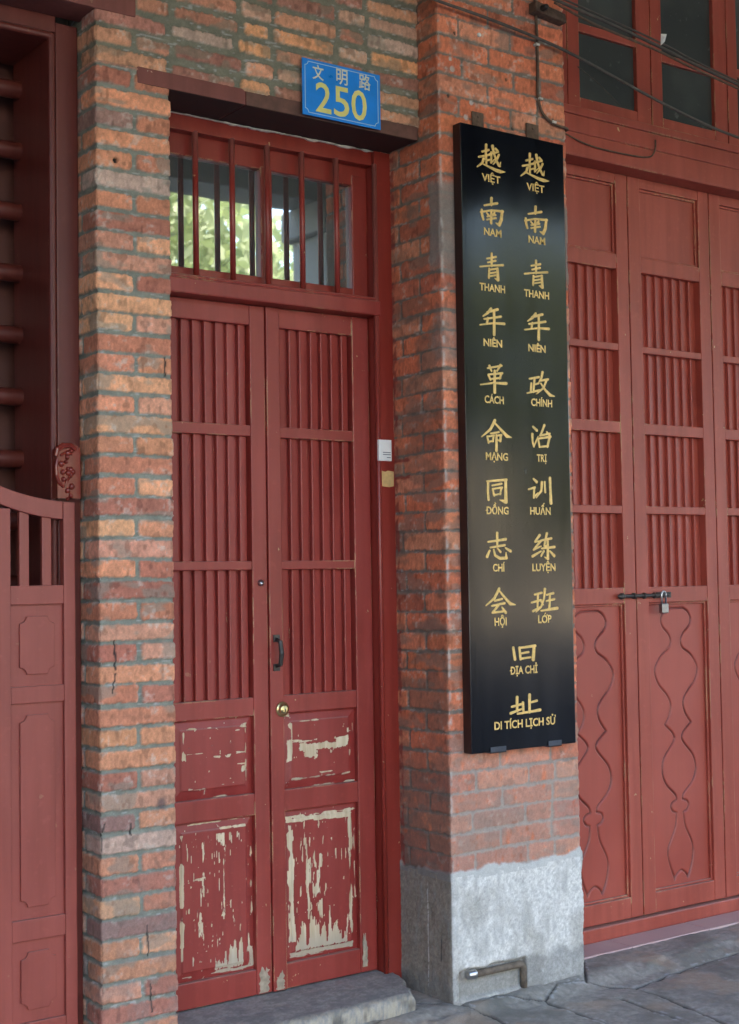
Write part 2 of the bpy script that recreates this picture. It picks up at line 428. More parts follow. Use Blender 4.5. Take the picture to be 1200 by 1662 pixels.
def fn_left(U, Z, C, H, mask, corners, us):
    X = XL0 + (U - UC)
    for cr in CRACKS:
        p = [on_y(u, v, YW) for u, v in cr]
        for a, b in zip(p[:-1], p[1:]):
            d = seg_dist(X + (vnoise(Z / .01, X * 0, 5) - .5) * .003, Z, a, b)
            C = mix(C, np.array([.012, .012, .014]), 1 - sst(.0016, .0036, d))
    hx, hz = on_y(188, 260, YW); d = np.hypot(X - hx, Z - hz)
    C = mix(C, np.array([.02, .015, .012]), 1 - sst(.007, .010, d)); H = H - .012 * (1 - sst(.006, .010, d))
    hx, hz = on_y(264, 1304, YW); d = np.hypot(X - hx, Z - hz) + (fbm(X / .02, Z / .02, 8) - .5) * .02
    C = mix(C, np.array([.10, .07, .075]), (1 - sst(.008, .030, d)) * .8)
    C = mix(C, np.array([.22, .15, .125]), sst(1.25, .5, Z) * .24 * mask)
    wet = sst(.9, .1, Z) * .35                                   # grey cement splashed over the lower courses
    C = mix(C, np.array([.20, .19, .18]), wet * sst(.42, .62, fbm(X / .05, Z / .04, 12, 3)))
    return C, H
ZOFF_L = 0.031
brick_mesh('pier', [(XL0, 4.34), (XL0, YW), (XL1, YW), (XL1, 4.36)], -.02, 3.20, .0658, ZOFF_L, rows_left, .0125, .004, PAL_L, MORT, fn_left, wall, seed=11, rag=.005)
UCW = 4.34 - YW
def rows_wall(k, rng):
    out = []; u = UCW - .26 if k % 2 else UCW - .118; first = True
    out.append((u, UCW + (.136 if k % 2 else .262))); u = out[-1][1]
    st = (k // 2) % 2 == 0
    i = 0
    while u < UCW + 1.32:
        L = (.265 if (i + k) % 2 == 0 else .135) + rng.normal(0, .008); out.append((u, u + L)); u += L; i += 1
    return out
PAL_W = [(3, lin(190, 138, 108)), (1.2, lin(210, 152, 108)), (2.5, lin(178, 122, 98)), (1.6, lin(160, 110, 94)), (2, lin(190, 150, 126)), (.8, lin(182, 156, 138))]
PAL_W = [(w_, tuple(x * 1.1 for x in c_)) for w_, c_ in PAL_W]
def fn_wall(U, Z, C, H, mask, corners, us):
    return C, H
ZW0 = ZOFF_L + .0658 * round((3.20 - ZOFF_L) / .0658)
brick_mesh('upper_wall', [(XL0, 4.34), (XL0, YW), (3.215, YW)], 3.20, 4.61, .0658, ZOFF_L, rows_wall, .021, .0045, PAL_W, lin(116, 115, 100), fn_wall, wall, seed=29, rag=.007)
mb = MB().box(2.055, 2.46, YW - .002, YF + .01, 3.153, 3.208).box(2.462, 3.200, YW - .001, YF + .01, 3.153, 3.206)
M_SOFFIT_SHADE = plain('shaded_soffit_wood', lin(62, 34, 30), .8, 0, .3, 20, .4)  # soffit shade painted in as a darker wood colour on the lintel undersides
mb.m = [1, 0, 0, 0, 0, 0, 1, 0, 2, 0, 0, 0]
part('lintel', mb, [M_LINTEL, M_SOFFIT_SHADE, plain('weathered_lintel_wood', lin(104, 72, 62), .8, 0, .35, 25, .5)], wall, .004)
mb = MB().box(1.2, 2.05, YW - .004, 4.26, 3.366, 3.46)
part('lintel', mb, M_LINTEL, wall, .004)

# ---- right pier
XR0, XR1 = 3.203, 3.838
pier = thing('brick_pier', 'red brick pier with a grey cement base behind the black name board', 'pier', (3.52, 4.15, 0))
UP = 4.36 - YP
def rows_right(k, rng):
    j = rng.normal(0, .006)
    if k % 2 == 0:
        cuts = [UP - .50, UP - .255, UP + .118, UP + .375, UP + .632 - .001 + .12]
        cuts = [UP - .55, UP - .245 + j, UP + .112 + j, UP + .365 + j, UP + .50 + j, UP + .76]
    else:
        cuts = [UP - .40, UP - .125 + j, UP + .24 + j, UP + .49 + j, UP + .87]
    return list(zip(cuts[:-1], cuts[1:]))
PAL_R = [(3, lin(190, 110, 78)), (3, lin(184, 104, 74)), (2, lin(198, 120, 88)), (1.2, lin(172, 98, 74)), (1, lin(190, 126, 98))]
PAL_R = [(w_, tuple(x * 1.2 for x in c_)) for w_, c_ in PAL_R]
def fn_right(U, Z, C, H, mask, corners, us):
    X = U - UP                                          # <0 on the left face
    left = X < 0
    n = fbm(U / .09, Z / .05, 201, 4); n2 = fbm(U / .03, Z / .03, 211, 3); n3 = fbm(U / .16, Z / .22, 221, 3)
    # old soot and cement smeared over the side face
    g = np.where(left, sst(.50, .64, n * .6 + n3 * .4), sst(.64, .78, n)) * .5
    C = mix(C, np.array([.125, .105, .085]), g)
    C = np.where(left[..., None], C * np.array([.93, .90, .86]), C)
    # lower courses are bleached and grey
    low = sst(1.02, .74, Z + (n - .5) * .25)
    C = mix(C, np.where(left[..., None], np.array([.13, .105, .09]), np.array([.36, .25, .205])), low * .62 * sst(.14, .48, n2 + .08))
    C = mix(C, np.array([.36, .315, .275]), low * (~left) * (1 - mask) * .75)
    # cement patch on the corner beside the board
    zc = sst(2.62, 2.70, Z + (n - .5) * .1) * sst(3.02, 2.96, Z + (n - .5) * .1)
    pt = zc * sst(-.075, -.055, X + (n2 - .5) * .03)
    pt = np.maximum(pt, sst(2.30, 2.36, Z + (n - .5) * .12) * sst(2.56, 2.48, Z) * sst(-.06, -.03, X + (n2 - .5) * .05) * .6)
    C = mix(C, np.array([.235, .20, .175]) * (0.85 + .3 * n2[..., None]), pt * .9); H = H * (1 - pt * .8) + pt * .001
    # pale lime run along the free corners
    C = mix(C, np.array([.50, .46, .42]), np.exp(-((X - .006) / .006) ** 2) * sst(.45, .65, n2) * .7)
    # red paint spilled from the door frame
    sp = sst(-.272, -.280, X + (n2 - .5) * .02) * sst(.40, .60, n2)
    C = mix(C, np.array(lin(128, 48, 40)), sp * .8)
    for (za, zb) in ((1.905, 1.918), (1.97, 1.978)):
        sp = sst(-.20, -.215, X) * (1 - sst(.004, .008, np.abs(Z - (za + zb) / 2 + (n2 - .5) * .01)))
        C = mix(C, np.array(lin(128, 48, 40)), sp * .85)
    # holes and plugs above the board
    for (u, v, r, c) in ((738, 54, .006, (.03, .02, .015)), (732, 95, .010, (.5, .47, .42)), (729, 155, .007, (.03, .025, .02)), (822, 129, .008, (.06, .04, .02)), (735, 112, .014, (.45, .40, .35)), (766, 166, .010, (.5, .48, .45)), (833, 208, .009, (.03, .03, .03)), (757, 190, .012, (.48, .45, .42))):
        hx, hz = on_y(u, v, YP); d = np.hypot(X + XR0 - hx, Z - hz) + (n2 - .5) * .006
        t = 1 - sst(r * .7, r, d); C = mix(C, np.array(c), t * .9); H = H - t * .005
    # torn lower edge where the render begins
    e = sst(.488, .481, Z + (n2 - .5) * .022 + (n - .5) * .05)
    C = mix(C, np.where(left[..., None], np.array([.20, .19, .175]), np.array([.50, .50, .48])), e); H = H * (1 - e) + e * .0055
    return C, H
brick_mesh('brickwork', [(XR0, 4.36), (XR0, YP), (XR1, YP), (XR1, 4.34)], .455, 4.61, .0725, .4745, rows_right, .0095, .0045, PAL_R, lin(122, 112, 102), fn_right, pier, depth=.003, seed=43, rag=.006, wobble=.006)
def plinth():
    us, pts, nrm, corners = path_sample([(XR0, 4.37), (XR0, YP), (XR1, YP), (XR1, 4.34)], .005)
    zs = np.linspace(-.03, .470, 101); U, Z = np.meshgrid(us, zs); X = U - (4.37 - YP); left = X < 0
    n = fbm(U / .05, Z / .08, 301, 4); n2 = fbm(U / .008, Z / .008, 311, 3); n3 = fbm(U / .02, Z / .10, 321, 3)
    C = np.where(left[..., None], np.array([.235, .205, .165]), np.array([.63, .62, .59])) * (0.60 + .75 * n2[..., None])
    C = mix(C, np.array([.30, .285, .25]), sst(.50, .70, fbm(U / .11, Z / .16, 331, 4)) * (~left) * .55)
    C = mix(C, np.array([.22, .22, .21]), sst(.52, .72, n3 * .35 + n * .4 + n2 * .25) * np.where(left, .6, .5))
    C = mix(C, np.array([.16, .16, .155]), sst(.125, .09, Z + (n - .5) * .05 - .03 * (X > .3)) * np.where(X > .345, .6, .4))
    C = mix(C, np.array([.08, .065, .055]), sst(.035, .0, Z + (n - .5) * .03) * .6)
    # straight edge of a trowelled strip and a scratch on the side face
    C = mix(C, np.array([.55, .54, .52]), left * (1 - sst(.002, .004, np.abs(X + .135))) * sst(.05, .08, Z) * sst(.45, .40, Z) * .8 * sst(.3, .5, n2))
    C = mix(C, np.array([.05, .05, .05]), (1 - sst(.002, .004, np.abs(X + .062 + (n - .5) * .01))) * sst(.16, .17, Z) * sst(.25, .24, Z))
    # chase cut for the pipe
    inn = sst(.02, .03, X) * sst(.345, .335, X) * sst(.030, .04, Z) * sst(.142, .128, Z + (n - .5) * .02)
    C = mix(C, np.array([.27, .26, .235]) * (.7 + .6 * n2[..., None]), inn * .9)
    rust = np.exp(-(((X - .05) / .05) ** 2 + ((Z - .12) / .025) ** 2)); C = mix(C, np.array([.10, .065, .04]), np.clip(rust * .9, 0, 1) * sst(.3, .6, n))
    edge = np.maximum(np.exp(-((X - .338) / .006) ** 2) * sst(.03, .05, Z) * sst(.15, .13, Z), 0); C = mix(C, np.array([.06, .05, .04]), edge * .8)
    H = .005 + (n - .5) * .008 + (n2 - .5) * .003 - inn * .016
    for cu in corners: H = H - np.exp(-((U - cu) / .008) ** 2) * .004
    P = np.stack([pts[None, :, 0] + nrm[None, :, 0] * H, pts[None, :, 1] + nrm[None, :, 1] * H, Z], -1)
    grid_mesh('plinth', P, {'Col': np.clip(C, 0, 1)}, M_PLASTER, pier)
plinth()
# plug in the pier
mb = MB(); hx, hz = on_y(777, 57, YP); mb.lathe([(.008, 0), (.008, .006), (.005, .009), (.0, .0095)], (hx, YP, hz), (0, -1, 0), 10)
part('wall_plug', mb, M_WHITE, pier, 0, True)
# pipe stub
pipe = thing('pipe_stub', 'short rusty pipe with a steel end on the cement pier base', 'pipe', (3.30, 3.99, .115))
M_PIPE = plain('old_pipe', lin(112, 100, 88), .8, .1, .4, 50, .5)
mb = MB().tube([(3.300, YP - .004, .117), (3.45, YP - .004, .117), (3.512, YP - .004, .117), (3.526, YP - .004, .111), (3.530, YP - .004, .098), (3.530, YP - .004, .03)], .013, 12); part('pipe_run', mb, M_PIPE, pipe, 0, True)
mb = MB().lathe([(.0, 0), (.012, .001), (.016, .004), (.016, .024), (.018, .026), (.018, .036), (.013, .038)], (3.262, YP - .004, .119), (1, 0, -.02), 14); part('pipe_coupling', mb, M_STEEL, pipe, 0, True)

# ------------------------------------------------------------------ joinery helpers
def slat_panel(mb, x0, x1, z0, z1, y, n, gapf=.28, dep=.011, bead=.0):
    p = (x1 - x0) / n; bw = p * (1 - gapf); r = min(.004, bw * .15)
    mb.box(x0 - .01, x1 + .01, y + dep, y + dep + .012, z0 - .01, z1 + .01)
    for i in range(n):
        a = x0 + i * p + p * gapf * .5; b = a + bw; t = .0010 * ((i * 7) % 3 - 1)
        if bead:                                    # overlapping blades: a rounded nosing on the left, the face falling away to the right
            q = [(a, y + dep)] + [(a + bead * (1 - math.cos(th)), y + t + bead * (1 - math.sin(th))) for th in np.linspace(0, math.pi * .75, 6)] + [(a + bead * 2.2, y + t + bead * 1.1), (b, y + dep * .88), (b, y + dep)]
        else:
            q = [(a, y + dep), (a, y + r + t), (a + r * .4, y + r * .3 + t), (a + r, y + t), (b - r, y + t + .0035), (b - r * .4, y + r * .3 + t + .0035), (b, y + r + t + .0035), (b, y + dep)]
        mb.prism_z(q, z0 - .002, z1 + .002)

def wear_mask(prims, S, Tt, w, h, seed):
    X = S * w; Zz = Tt * h; m = np.zeros(S.shape); g = np.zeros(S.shape)
    nv = fbm(X / .006, Zz / .05, seed, 4) - .5; nh = fbm(X / .05, Zz / .005, seed + 1, 4) - .5; ni = fbm(X / .012, Zz / .012, seed + 2, 4) - .5
    for p in prims:
        kind, s0, s1, t0, t1 = p[:5]; amp = p[5] if len(p) > 5 else .01
        if kind in ('r', 'v', 'h'):
            d = np.minimum(np.minimum(X - s0 * w, s1 * w - X), np.minimum(Zz - t0 * h, t1 * h - Zz))
            n = {'r': ni, 'v': nv, 'h': nh}[kind]
            if kind != 'r': d = d + np.minimum(0, fbm(X / .045 + s0 * 9, Zz / .06, seed + 21, 3) - .47) * .045
            mm = np.clip((d + n * amp * 2) / .004 + .15, 0, 1)
        elif kind == 'flame':                          # vertical streaks rising from the bottom
            top = t0 + (t1 - t0) * (0.15 + 1.1 * np.clip(fbm(X / .014, X * 0 + seed, seed + 5, 3) * 1.6 - .35, 0, 1.2))
            d = np.minimum(np.minimum(X - s0 * w, s1 * w - X), np.minimum(Zz - t0 * h, top * h - Zz))
            mm = np.clip((d + nv * amp * 2) / .005 + .1, 0, 1)
        elif kind == 'streak':                         # scattered vertical flakes
            q = fbm(X / .009, Zz / .06, seed + int(s0 * 100), 4)
            env = sst(s0 - .02, s0 + .03, S) * sst(s1 + .02, s1 - .03, S) * sst(t0 - .02, t0 + .06, Tt) * sst(t1 + .02, t1 - .06, Tt)
            mm = np.clip((q - amp) / .07 + .1, 0, 1) * (env > .5)
        m = np.maximum(m, mm)
    fl = np.clip((fbm(X / .010, Zz / .016, seed + 9, 3) - .80) / .05, 0, 1); m = np.maximum(m, fl)
    g = sst(.22, .08, Tt) * .8
    return m, g

def field_panel(name, x0, x1, z0, z1, y, parent, prims, seed, mat, bw=.036):
    res = .003
    nx = int((x1 - x0) / res); nz = int((z1 - z0) / res)
    xs = np.linspace(x0, x1, nx + 1); zs = np.linspace(z0, z1, nz + 1); X, Z = np.meshgrid(xs, zs)
    d = np.minimum(np.minimum(X - x0, x1 - X), np.minimum(Z - z0, z1 - Z))
    h = np.where(d < bw, .013 - .010 * (d / bw), .0)            # depth behind the frame face (chamfer then raised field)
    h = np.where(d >= bw, .0005 - 0 * d, h + .0008)
    S = (X - x0) / (x1 - x0); T = (Z - z0) / (z1 - z0)
    m, g = wear_mask(prims, S, T, x1 - x0, z1 - z0, seed)
    P = np.stack([X, y + h + m * .0004, Z], -1)
    return grid_mesh(name, P, {'wear': m, 'grey': g}, mat, parent, smooth=False)

# ------------------------------------------------------------------ the red double door (number 250)
door = thing('double_door', 'worn red double door with peeling lower panels, louvres and barred transom', 'door', (2.69, 4.36, .085))
# frame
mb = MB()
mb.box(3.128, 3.2035, YF, YF + .10, .04, 3.15)
mb.prism_y([(3.1425, 1.881), (3.176, 1.878), (3.1975, 1.882), (3.1985, 1.938), (3.170, 1.941), (3.158, 1.936), (3.1420, 1.940)], YF - .0008, YF + .002, 1)     # a strip of bare wood
mb.box(2.16, 2.214, YF, YF + .10, .04, 3.15)
mb.box(2.16, 3.126, YF + .012, YF + .10, 3.095, 3.15)
part('door_frame', mb, [M_FRAME, M_BARE], door, .004)
mb = MB()
mb.tube([(3.131, YF + .004, .05), (3.131, YF + .004, 3.10)], .0095, 10)
part('frame_bead', mb, M_FRAME, door, 0, True)
mb = MB().box(2.18, 3.145, YF - .012, YD + .05, 2.522, 2.578).box(2.18, 3.135, YF - .002, YD + .05, 2.578, 2.592)
part('transom_rail', mb, M_DOOR, door, .006)
xs_ = np.arange(2.215, 3.195, .006); h_ = .0008 + .006 * sst(.42, .75, fbm(xs_ / .05, xs_ * 0, 77, 3)); g_ = sst(.3, .6, fbm(xs_ / .03, xs_ * 0 + 5, 78, 2)) * .002
mb = MB().prism_y([(x, 3.1485 - b) for x, b in zip(xs_, h_)] + [(x, 3.149 + b) for x, b in zip(xs_[::-1], g_[::-1])], YF + .003, YF + .0125)
part('caulk_line', mb, M_CLIP, door)
# transom window
mb = MB()
mb.box(2.19, 3.128, YD + .002, YD + .04, 3.020, 3.10); mb.box(2.19, 3.128, YD + .002, YD + .04, 2.585, 2.628)
mb.box(2.658, 2.706, YD, YD + .04, 2.62, 3.03); mb.box(3.058, 3.128, YD, YD + .04, 2.6, 3.06)
tw = part('transom_window', mb, M_FRAME, door, .004)
mb = MB().box(2.19, 2.66, YD + .022, YD + .026, 2.62, 3.03); part('glass_pane', mb, M_GLASS, tw)
mb = MB().box(2.70, 3.07, YD + .022, YD + .026, 2.62, 3.03); part('glass_pane', mb, M_GLASS, tw)
for xb in (2.225, 2.373, 2.520, 2.665, 2.813, 2.965):
    mb = MB().tube([(xb, YF + .018, 2.590), (xb, YF + .018, 3.10)], .0105, 12); part('window_bar', mb, M_FRAME, door, 0, True)

def make_leaf(x0, x1, px0, px1, seed, prims_s, prims_l, right):
    mb = MB(); y0, y1 = YD, YD + .05
    ov = .006 if right else 0
    mb.box(x0, px0, y0 - ov, y1, .088, 2.520); mb.box(px1, x1, y0, y1, .088, 2.520)
    for za, zb in ((2.448, 2.520), (2.049, 2.089), (1.574, 1.606), (1.060, 1.124), (.712, .788), (.088, .176)):
        mb.box(px0, px1, y0 + .0015, y1, za, zb)
    leaf = part('door_leaf', mb, M_DOOR, door, .0035)
    for za, zb in ((2.089, 2.448), (1.606, 2.049), (1.124, 1.574)):
        q = MB(); slat_panel(q, px0, px1, za, zb, y0 + .017, 7, .30, .020)
        part('louvre_panel', q, M_DOORL, leaf, 0)
    field_panel('lower_panel', px0 - .002, px1 + .002, .786, 1.062, y0 + .008, leaf, prims_s, seed, M_DOORP)
    field_panel('lower_panel', px0 - .002, px1 + .002, .174, .714, y0 + .008, leaf, prims_l, seed + 40, M_DOORP)
    q = MB()
    for za, zb in ((.786, 1.062), (.174, .714)): q.box(px0 - .004, px1 + .004, y0 + .026, y0 + .03, za - .004, zb + .004)
    part('panel_backing', q, M_DOOR, leaf)
    return leaf
sm_L = [('h', .12, .92, .855, .905, 0.0090), ('v', .115, .165, .50, .86, 0.0060), ('v', .895, .925, .16, .45, 0.0075), ('v', .90, .915, .55, .83, 0.0120), ('h', .76, .88, .80, .85, 0.0120),
        ('h', .20, .5, .655, .664, 0.0060), ('h', .70, .90, .668, .684, 0.0060), ('h', .18, .58, .572, .58, 0.0075), ('h', .5, .72, .50, .535, 0.0090), ('h', .78, .9, .53, .56, 0.0090), ('h', .78, .9, .60, .612, 0.0060), ('h', .8, .9, .39, .42, 0.0105),
        ('r', .85, .90, .30, .37, .006), ('h', .2, .45, .135, .155, 0.0090), ('h', .5, .75, .165, .18, 0.0075), ('h', .02, .98, .006, .014, 0.0090)]
sm_R = [('h', .10, .50, .865, .885, 0.0090), ('v', .075, .135, .36, .86, 0.0090), ('r', .0, .12, .93, 1.0, .01), ('h', .12, .93, .685, .695, 0.0045), ('h', .14, .55, .60, .625, 0.0120), ('r', .22, .86, .475, .575, .012), ('r', .70, .88, .50, .63, .010),
        ('r', .28, .45, .38, .50, .014), ('v', .86, .90, .66, .74, 0.0075), ('v', .90, .92, .35, .44, 0.0060), ('h', .12, .92, .115, .145, 0.0060), ('h', .5, .85, .175, .185, 0.0090), ('h', .02, .98, .006, .016, 0.0090), ('v', .95, .965, .5, .95, 0.0060)]
lg_L = [('v', .085, .135, .22, .925, .0045), ('v', .10, .118, .05, .3, 0.0045), ('h', .56, .90, .925, .948, 0.0075), ('flame', .50, .86, .045, .27, .012), ('h', .10, .98, .018, .042, 0.0090), ('streak', .18, .72, .70, .93, .635), ('streak', .15, .85, .05, .95, .735), ('streak', .28, .72, .24, .70, .69),
        ('streak', .15, .5, .08, .30, .70), ('v', .92, .985, .03, .16, .010), ('v', .90, .93, .12, .30, 0.0090), ('v', .955, .98, .3, .8, 0.0105), ('v', .605, .625, .30, .93, 0.0060), ('h', .22, .38, .62, .645, .010), ('v', .0, .02, .0, .99, 0.0045), ('h', .04, .98, .978, .986, 0.0060)]
lg_R = [('v', .065, .140, .13, .93, 0.0105), ('v', .860, .925, .12, .96, 0.0090), ('h', .03, .96, .905, .955, 0.0105), ('h', .08, .92, .022, .062, 0.0075), ('flame', .14, .84, .062, .30, .013), ('v', .30, .345, .18, .66, 0.0120), ('streak', .22, .62, .38, .82, .625), ('streak', .15, .85, .05, .95, .73),
        ('streak', .60, .85, .60, .80, .70), ('v', .46, .52, .52, .68, .012), ('v', .45, .50, .20, .38, .012), ('v', .955, .97, .35, .9, 0.0075), ('v', .0, .018, .05, .6, 0.0045)]
leafL = make_leaf(2.216, 2.6665, 2.284, 2.6045, 501, sm_L, lg_L, False)
leafR = make_leaf(2.6695, 3.125, 2.7265, 3.049, 551, sm_R, lg_R, True)
# worn feet of the stiles
M_GREYWOOD = plain('weathered_wood', lin(164, 150, 130), .85, 0, .3, 50)
def ragged(x0, x1, z0, z1, y, par, sd):
    rg_ = random.Random(sd); zz = np.linspace(z0, z1, 12); L_ = []; R_ = []
    w_ = x1 - x0
    for z_ in zz: L_.append((x0 + w_ * rg_.uniform(0, .22), z_)); R_.append((x1 - w_ * rg_.uniform(0, .25), z_))
    top = [(x0 + w_ * t, z1 + (z1 - z0) * rg_.uniform(-.25, .22)) for t in (.78, .68, .6, .5, .4, .3)]
    L_ = L_[:-2]; R_ = R_[:-2] + top
    part('bare_patch', MB().prism_y(L_[:1] + R_ + L_[:0:-1], y - .0008, y + .002), M_GREYWOOD, par)
ragged(2.610, 2.658, .092, .185, YD, leafL, 1); ragged(2.676, 2.718, .092, .150, YD - .006, leafR, 2); ragged(3.052, 3.078, .110, .215, YD - .006, leafR, 3)
q = MB().tube([(2.696, YD - .006, 1.325), (2.696, YD - .034, 1.318), (2.696, YD - .042, 1.277), (2.696, YD - .034, 1.237), (2.696, YD - .006, 1.230)], [.007, .008, .009, .008, .007], 10)
q.box(2.683, 2.709, YD - .010, YD - .004, 1.316, 1.342); q.box(2.683, 2.709, YD - .010, YD - .004, 1.213, 1.239)
part('pull_handle', q, M_IRON, leafR, 0, False)
q = MB().lathe([(.027, 0), (.027, .003), (.024, .006), (.019, .007), (.019, .014), (.016, .018), (.010, .0200), (.0, .0205)], (2.718, YD - .006, 1.076), (0, -1, 0), 28)
kb = part('brass_knob', q, M_BRASS, leafR, 0, True)
q = MB().box(2.7165, 2.7195, YD - .0275, YD - .026, 1.068, 1.078); part('keyhole', q, M_IRON, kb)
q = MB().lathe([(.012, 0), (.012, .004), (.009, .006), (.009, .012), (.0, .013)], (2.637, YD, 1.528), (0, -1, 0), 18)
part('lock_cylinder', q, M_STEEL, leafL, 0, True)
# white notice on the jamb
note = thing('paper_notice', 'small white notice card stuck to the right jamb of the double door', 'notice', (3.15, YF, 1.975))
mb = MB().box(3.122, 3.181, YF - .012, YF - .001, 1.976, 2.055); nb = part('card', mb, M_WHITE, note, .001)
mb = MB()
for z_, a, b in ((2.006, 3.140, 3.176), (1.998, 3.140, 3.176), (1.987, 3.158, 3.176)): mb.box(a, b, YF - .0130, YF - .0122, z_, z_ + .003)
part('printed_lines', mb, M_INK, note)

# ------------------------------------------------------------------ right folding doors
fold = thing('folding_door', 'wide red folding door with four louvre rows and carved vase outlines', 'door', (4.7, 4.32, .03))
HALF = [(4.786, 1.384), (4.815, 1.366), (4.829, 1.333), (4.816, 1.302), (4.782, 1.273), (4.767, 1.241), (4.78, 1.209), (4.824, 1.182), (4.860, 1.142), (4.869, 1.106), (4.847, 1.057), (4.798, 1.01), (4.776, .971), (4.783, .925), (4.817, .88)]
HALF2 = [(4.817, .88), (4.765, .838), (4.762, .803), (4.827, .733), (4.84, .673), (4.818, .622), (4.765, .574), (4.757, .552)]
HALF3 = [(4.757, .548), (4.784, .540), (4.792, .522), (4.78, .503), (4.764, .497)]
HALF4 = [(4.757, .495), (4.766, .431), (4.813, .345), (4.805, .275), (4.776, .209)]
def smooth_line(pts, n=8):
    P = [pts[0]] + list(pts) + [pts[-1]]; out = []
    for i in range(1, len(P) - 2):
        p0, p1, p2, p3 = map(np.array, P[i - 1:i + 3])
        for k in range(n):
            t = k / n; out.append(.5 * ((2 * p1) + (-p0 + p2) * t + (2 * p0 - 5 * p1 + 4 * p2 - p3) * t * t + (-p0 + 3 * p1 - 3 * p2 + p3) * t ** 3))
    out.append(np.array(P[-2])); return out
def vase_panel(x0, x1, z0, z1, y, parent, seed):
    res = .0032; xc = (x0 + x1) / 2
    xs = np.linspace(x0, x1, int((x1 - x0) / res) + 1); zs = np.linspace(z0, z1, int((z1 - z0) / res) + 1); X, Z = np.meshgrid(xs, zs)
    D = np.full(X.shape, 9.); lines = []
    for h in (HALF, HALF2, HALF3, HALF4):
        L = smooth_line([(a - 4.735, b) for a, b in h]); wb = lambda q, o: float(vnoise(np.array(q[1] * 9.0 + o), np.array(seed * 3.7), 55) - .5) * .007
        lines.append([(a + wb((a, b), 0), b) for a, b in L]); lines.append([(-a + wb((a, b), 40), b) for a, b in L])
    lines.append([(-.051, 1.384), (.051, 1.384)]); lines.append(smooth_line([(-.041, .209), (-.030, .228), (0, .244), (.030, .228), (.041, .209)]))
    for L in lines:
        for a, b in zip(L[:-1], L[1:]):
            zlo, zhi = min(a[1], b[1]) - .02, max(a[1], b[1]) + .02
            i0, i1 = np.searchsorted(zs, [zlo, zhi])
            xa, xb_ = np.searchsorted(xs, [min(a[0], b[0]) + xc - .02, max(a[0], b[0]) + xc + .02])
            if i1 > i0 and xb_ > xa:
                s = (slice(i0, i1), slice(xa, xb_)); D[s] = np.minimum(D[s], seg_dist(X[s] - xc, Z[s], a, b))
    g = (1 - sst(.0018 + .0012 * vnoise(X * 9, Z * 9, seed), .0054, D)) * (.72 + .28 * sst(.3, .6, vnoise(X * 14 + 3, Z * 6, seed + 1)))
    P = np.stack([X, y + g * .008, Z], -1)
    return grid_mesh('carved_panel', P, {'wear': g}, M_RCARVE, parent, smooth=False)
def carve_mat():
    k = NT('carved_red_paint'); n1 = k.noise(2.3, 4); n2 = k.noise(1.0, 5, k.pos((30, 30, 2.2))); a = k.n('Attribute', attribute_name='wear')
    col = k.mixc(k.ramp(n1, .3, .72), lin(149, 61, 49), lin(164, 76, 62)); col = k.mixc(k.math('MULTIPLY', k.ramp(n2, .45, .8), .3), col, lin(134, 62, 48))
    fl = k.ramp(k.noise(24, 5, None, .6), .74, .755); col = k.mixc(k.math('MULTIPLY', fl, .7), col, WOOD)
    col = k.mixc(k.math('MULTIPLY', a.outputs['Fac'], .85), col, lin(78, 34, 30))                 # soot lodged in the groove
    k.base(col); k.set(Roughness=k.math('ADD', k.math('MULTIPLY', n1, .22), .34)); k.bump(n2, .3, .001); return k.m
M_RCARVE = carve_mat()
def fold_leaf(x0, n):
    x1 = x0 + .5165; px0, px1 = x0 + .073, x0 + .447; y0, y1 = YR, YR + .05
    mb = MB(); mb.box(x0, px0, y0, y1, .092, 3.262); mb.box(px1, x1, y0, y1, .092, 3.262)
    for za, zb in ((3.218, 3.262), (2.846, 2.912), (2.494, 2.524), (2.140, 2.188), (1.795, 1.829), (1.412, 1.480), (.092, .178)):
        mb.box(px0, px1, y0 + .0015, y1, za, zb)
    leaf = part('door_leaf', mb, M_RDOOR, fold, .003)
    q = MB().box(px0 - .01, px1 + .01, y0 + .022, y0 + .036, 2.90, 3.225)
    part('top_panel', q, M_RPANEL, leaf)
    for za, zb in ((2.524, 2.846), (2.188, 2.494), (1.829, 2.140), (1.480, 1.795)):
        q = MB(); slat_panel(q, px0, px1, za, zb, y0 + .020, 7, .0, .018, .0032); part('louvre_panel', q, M_RPANEL, leaf)
    vase_panel(px0 - .002, px1 + .002, .176, 1.414, y0 + .024, leaf, 700 + n)
    t = .010
    for (za, zb) in ((.178, 1.412), (2.912, 3.218)):
        q = MB(); yy = y0 + .012
        q.box(px0, px0 + t, yy, yy + .012, za, zb); q.box(px1 - t, px1, yy, yy + .012, za, zb); q.box(px0 + t, px1 - t, yy, yy + .012, zb - t, zb); q.box(px0 + t, px1 - t, yy, yy + .012, za, za + t)
        part('panel_moulding', q, M_RDOOR, leaf, .003)
    q = MB().box(px0 - .005, px1 + .005, y0 + .040, y0 + .044, .17, 3.23); part('panel_backing', q, M_RPANEL, leaf)
    return leaf
LX = [3.962, 4.4845, 5.007]
lf = fold_leaf(LX[0], 0)
for x in LX[1:]:
    c = lf.copy(); COL.objects.link(c); c.location = (x - LX[0], 0, 0)
    for ch in list(lf.children):
        d = ch.copy(); COL.objects.link(d); d.parent = c
mb = MB()
mb.box(3.80, 6.2, 4.205, 4.36, 3.262, 3.362).box(3.80, 6.2, 4.214, 4.36, 3.365, 3.440)
part('header_beam', mb, M_RDOOR, fold, .006)
mb = MB().box(3.80, 6.2, YR - .022, YR + .06, .030, .088); part('door_sill', mb, M_RDOOR, fold, .005)
mb = MB().box(3.80, 3.96, YR + .005, YR + .06, .088, 3.262); part('jamb', mb, M_RDOOR, fold, .004)
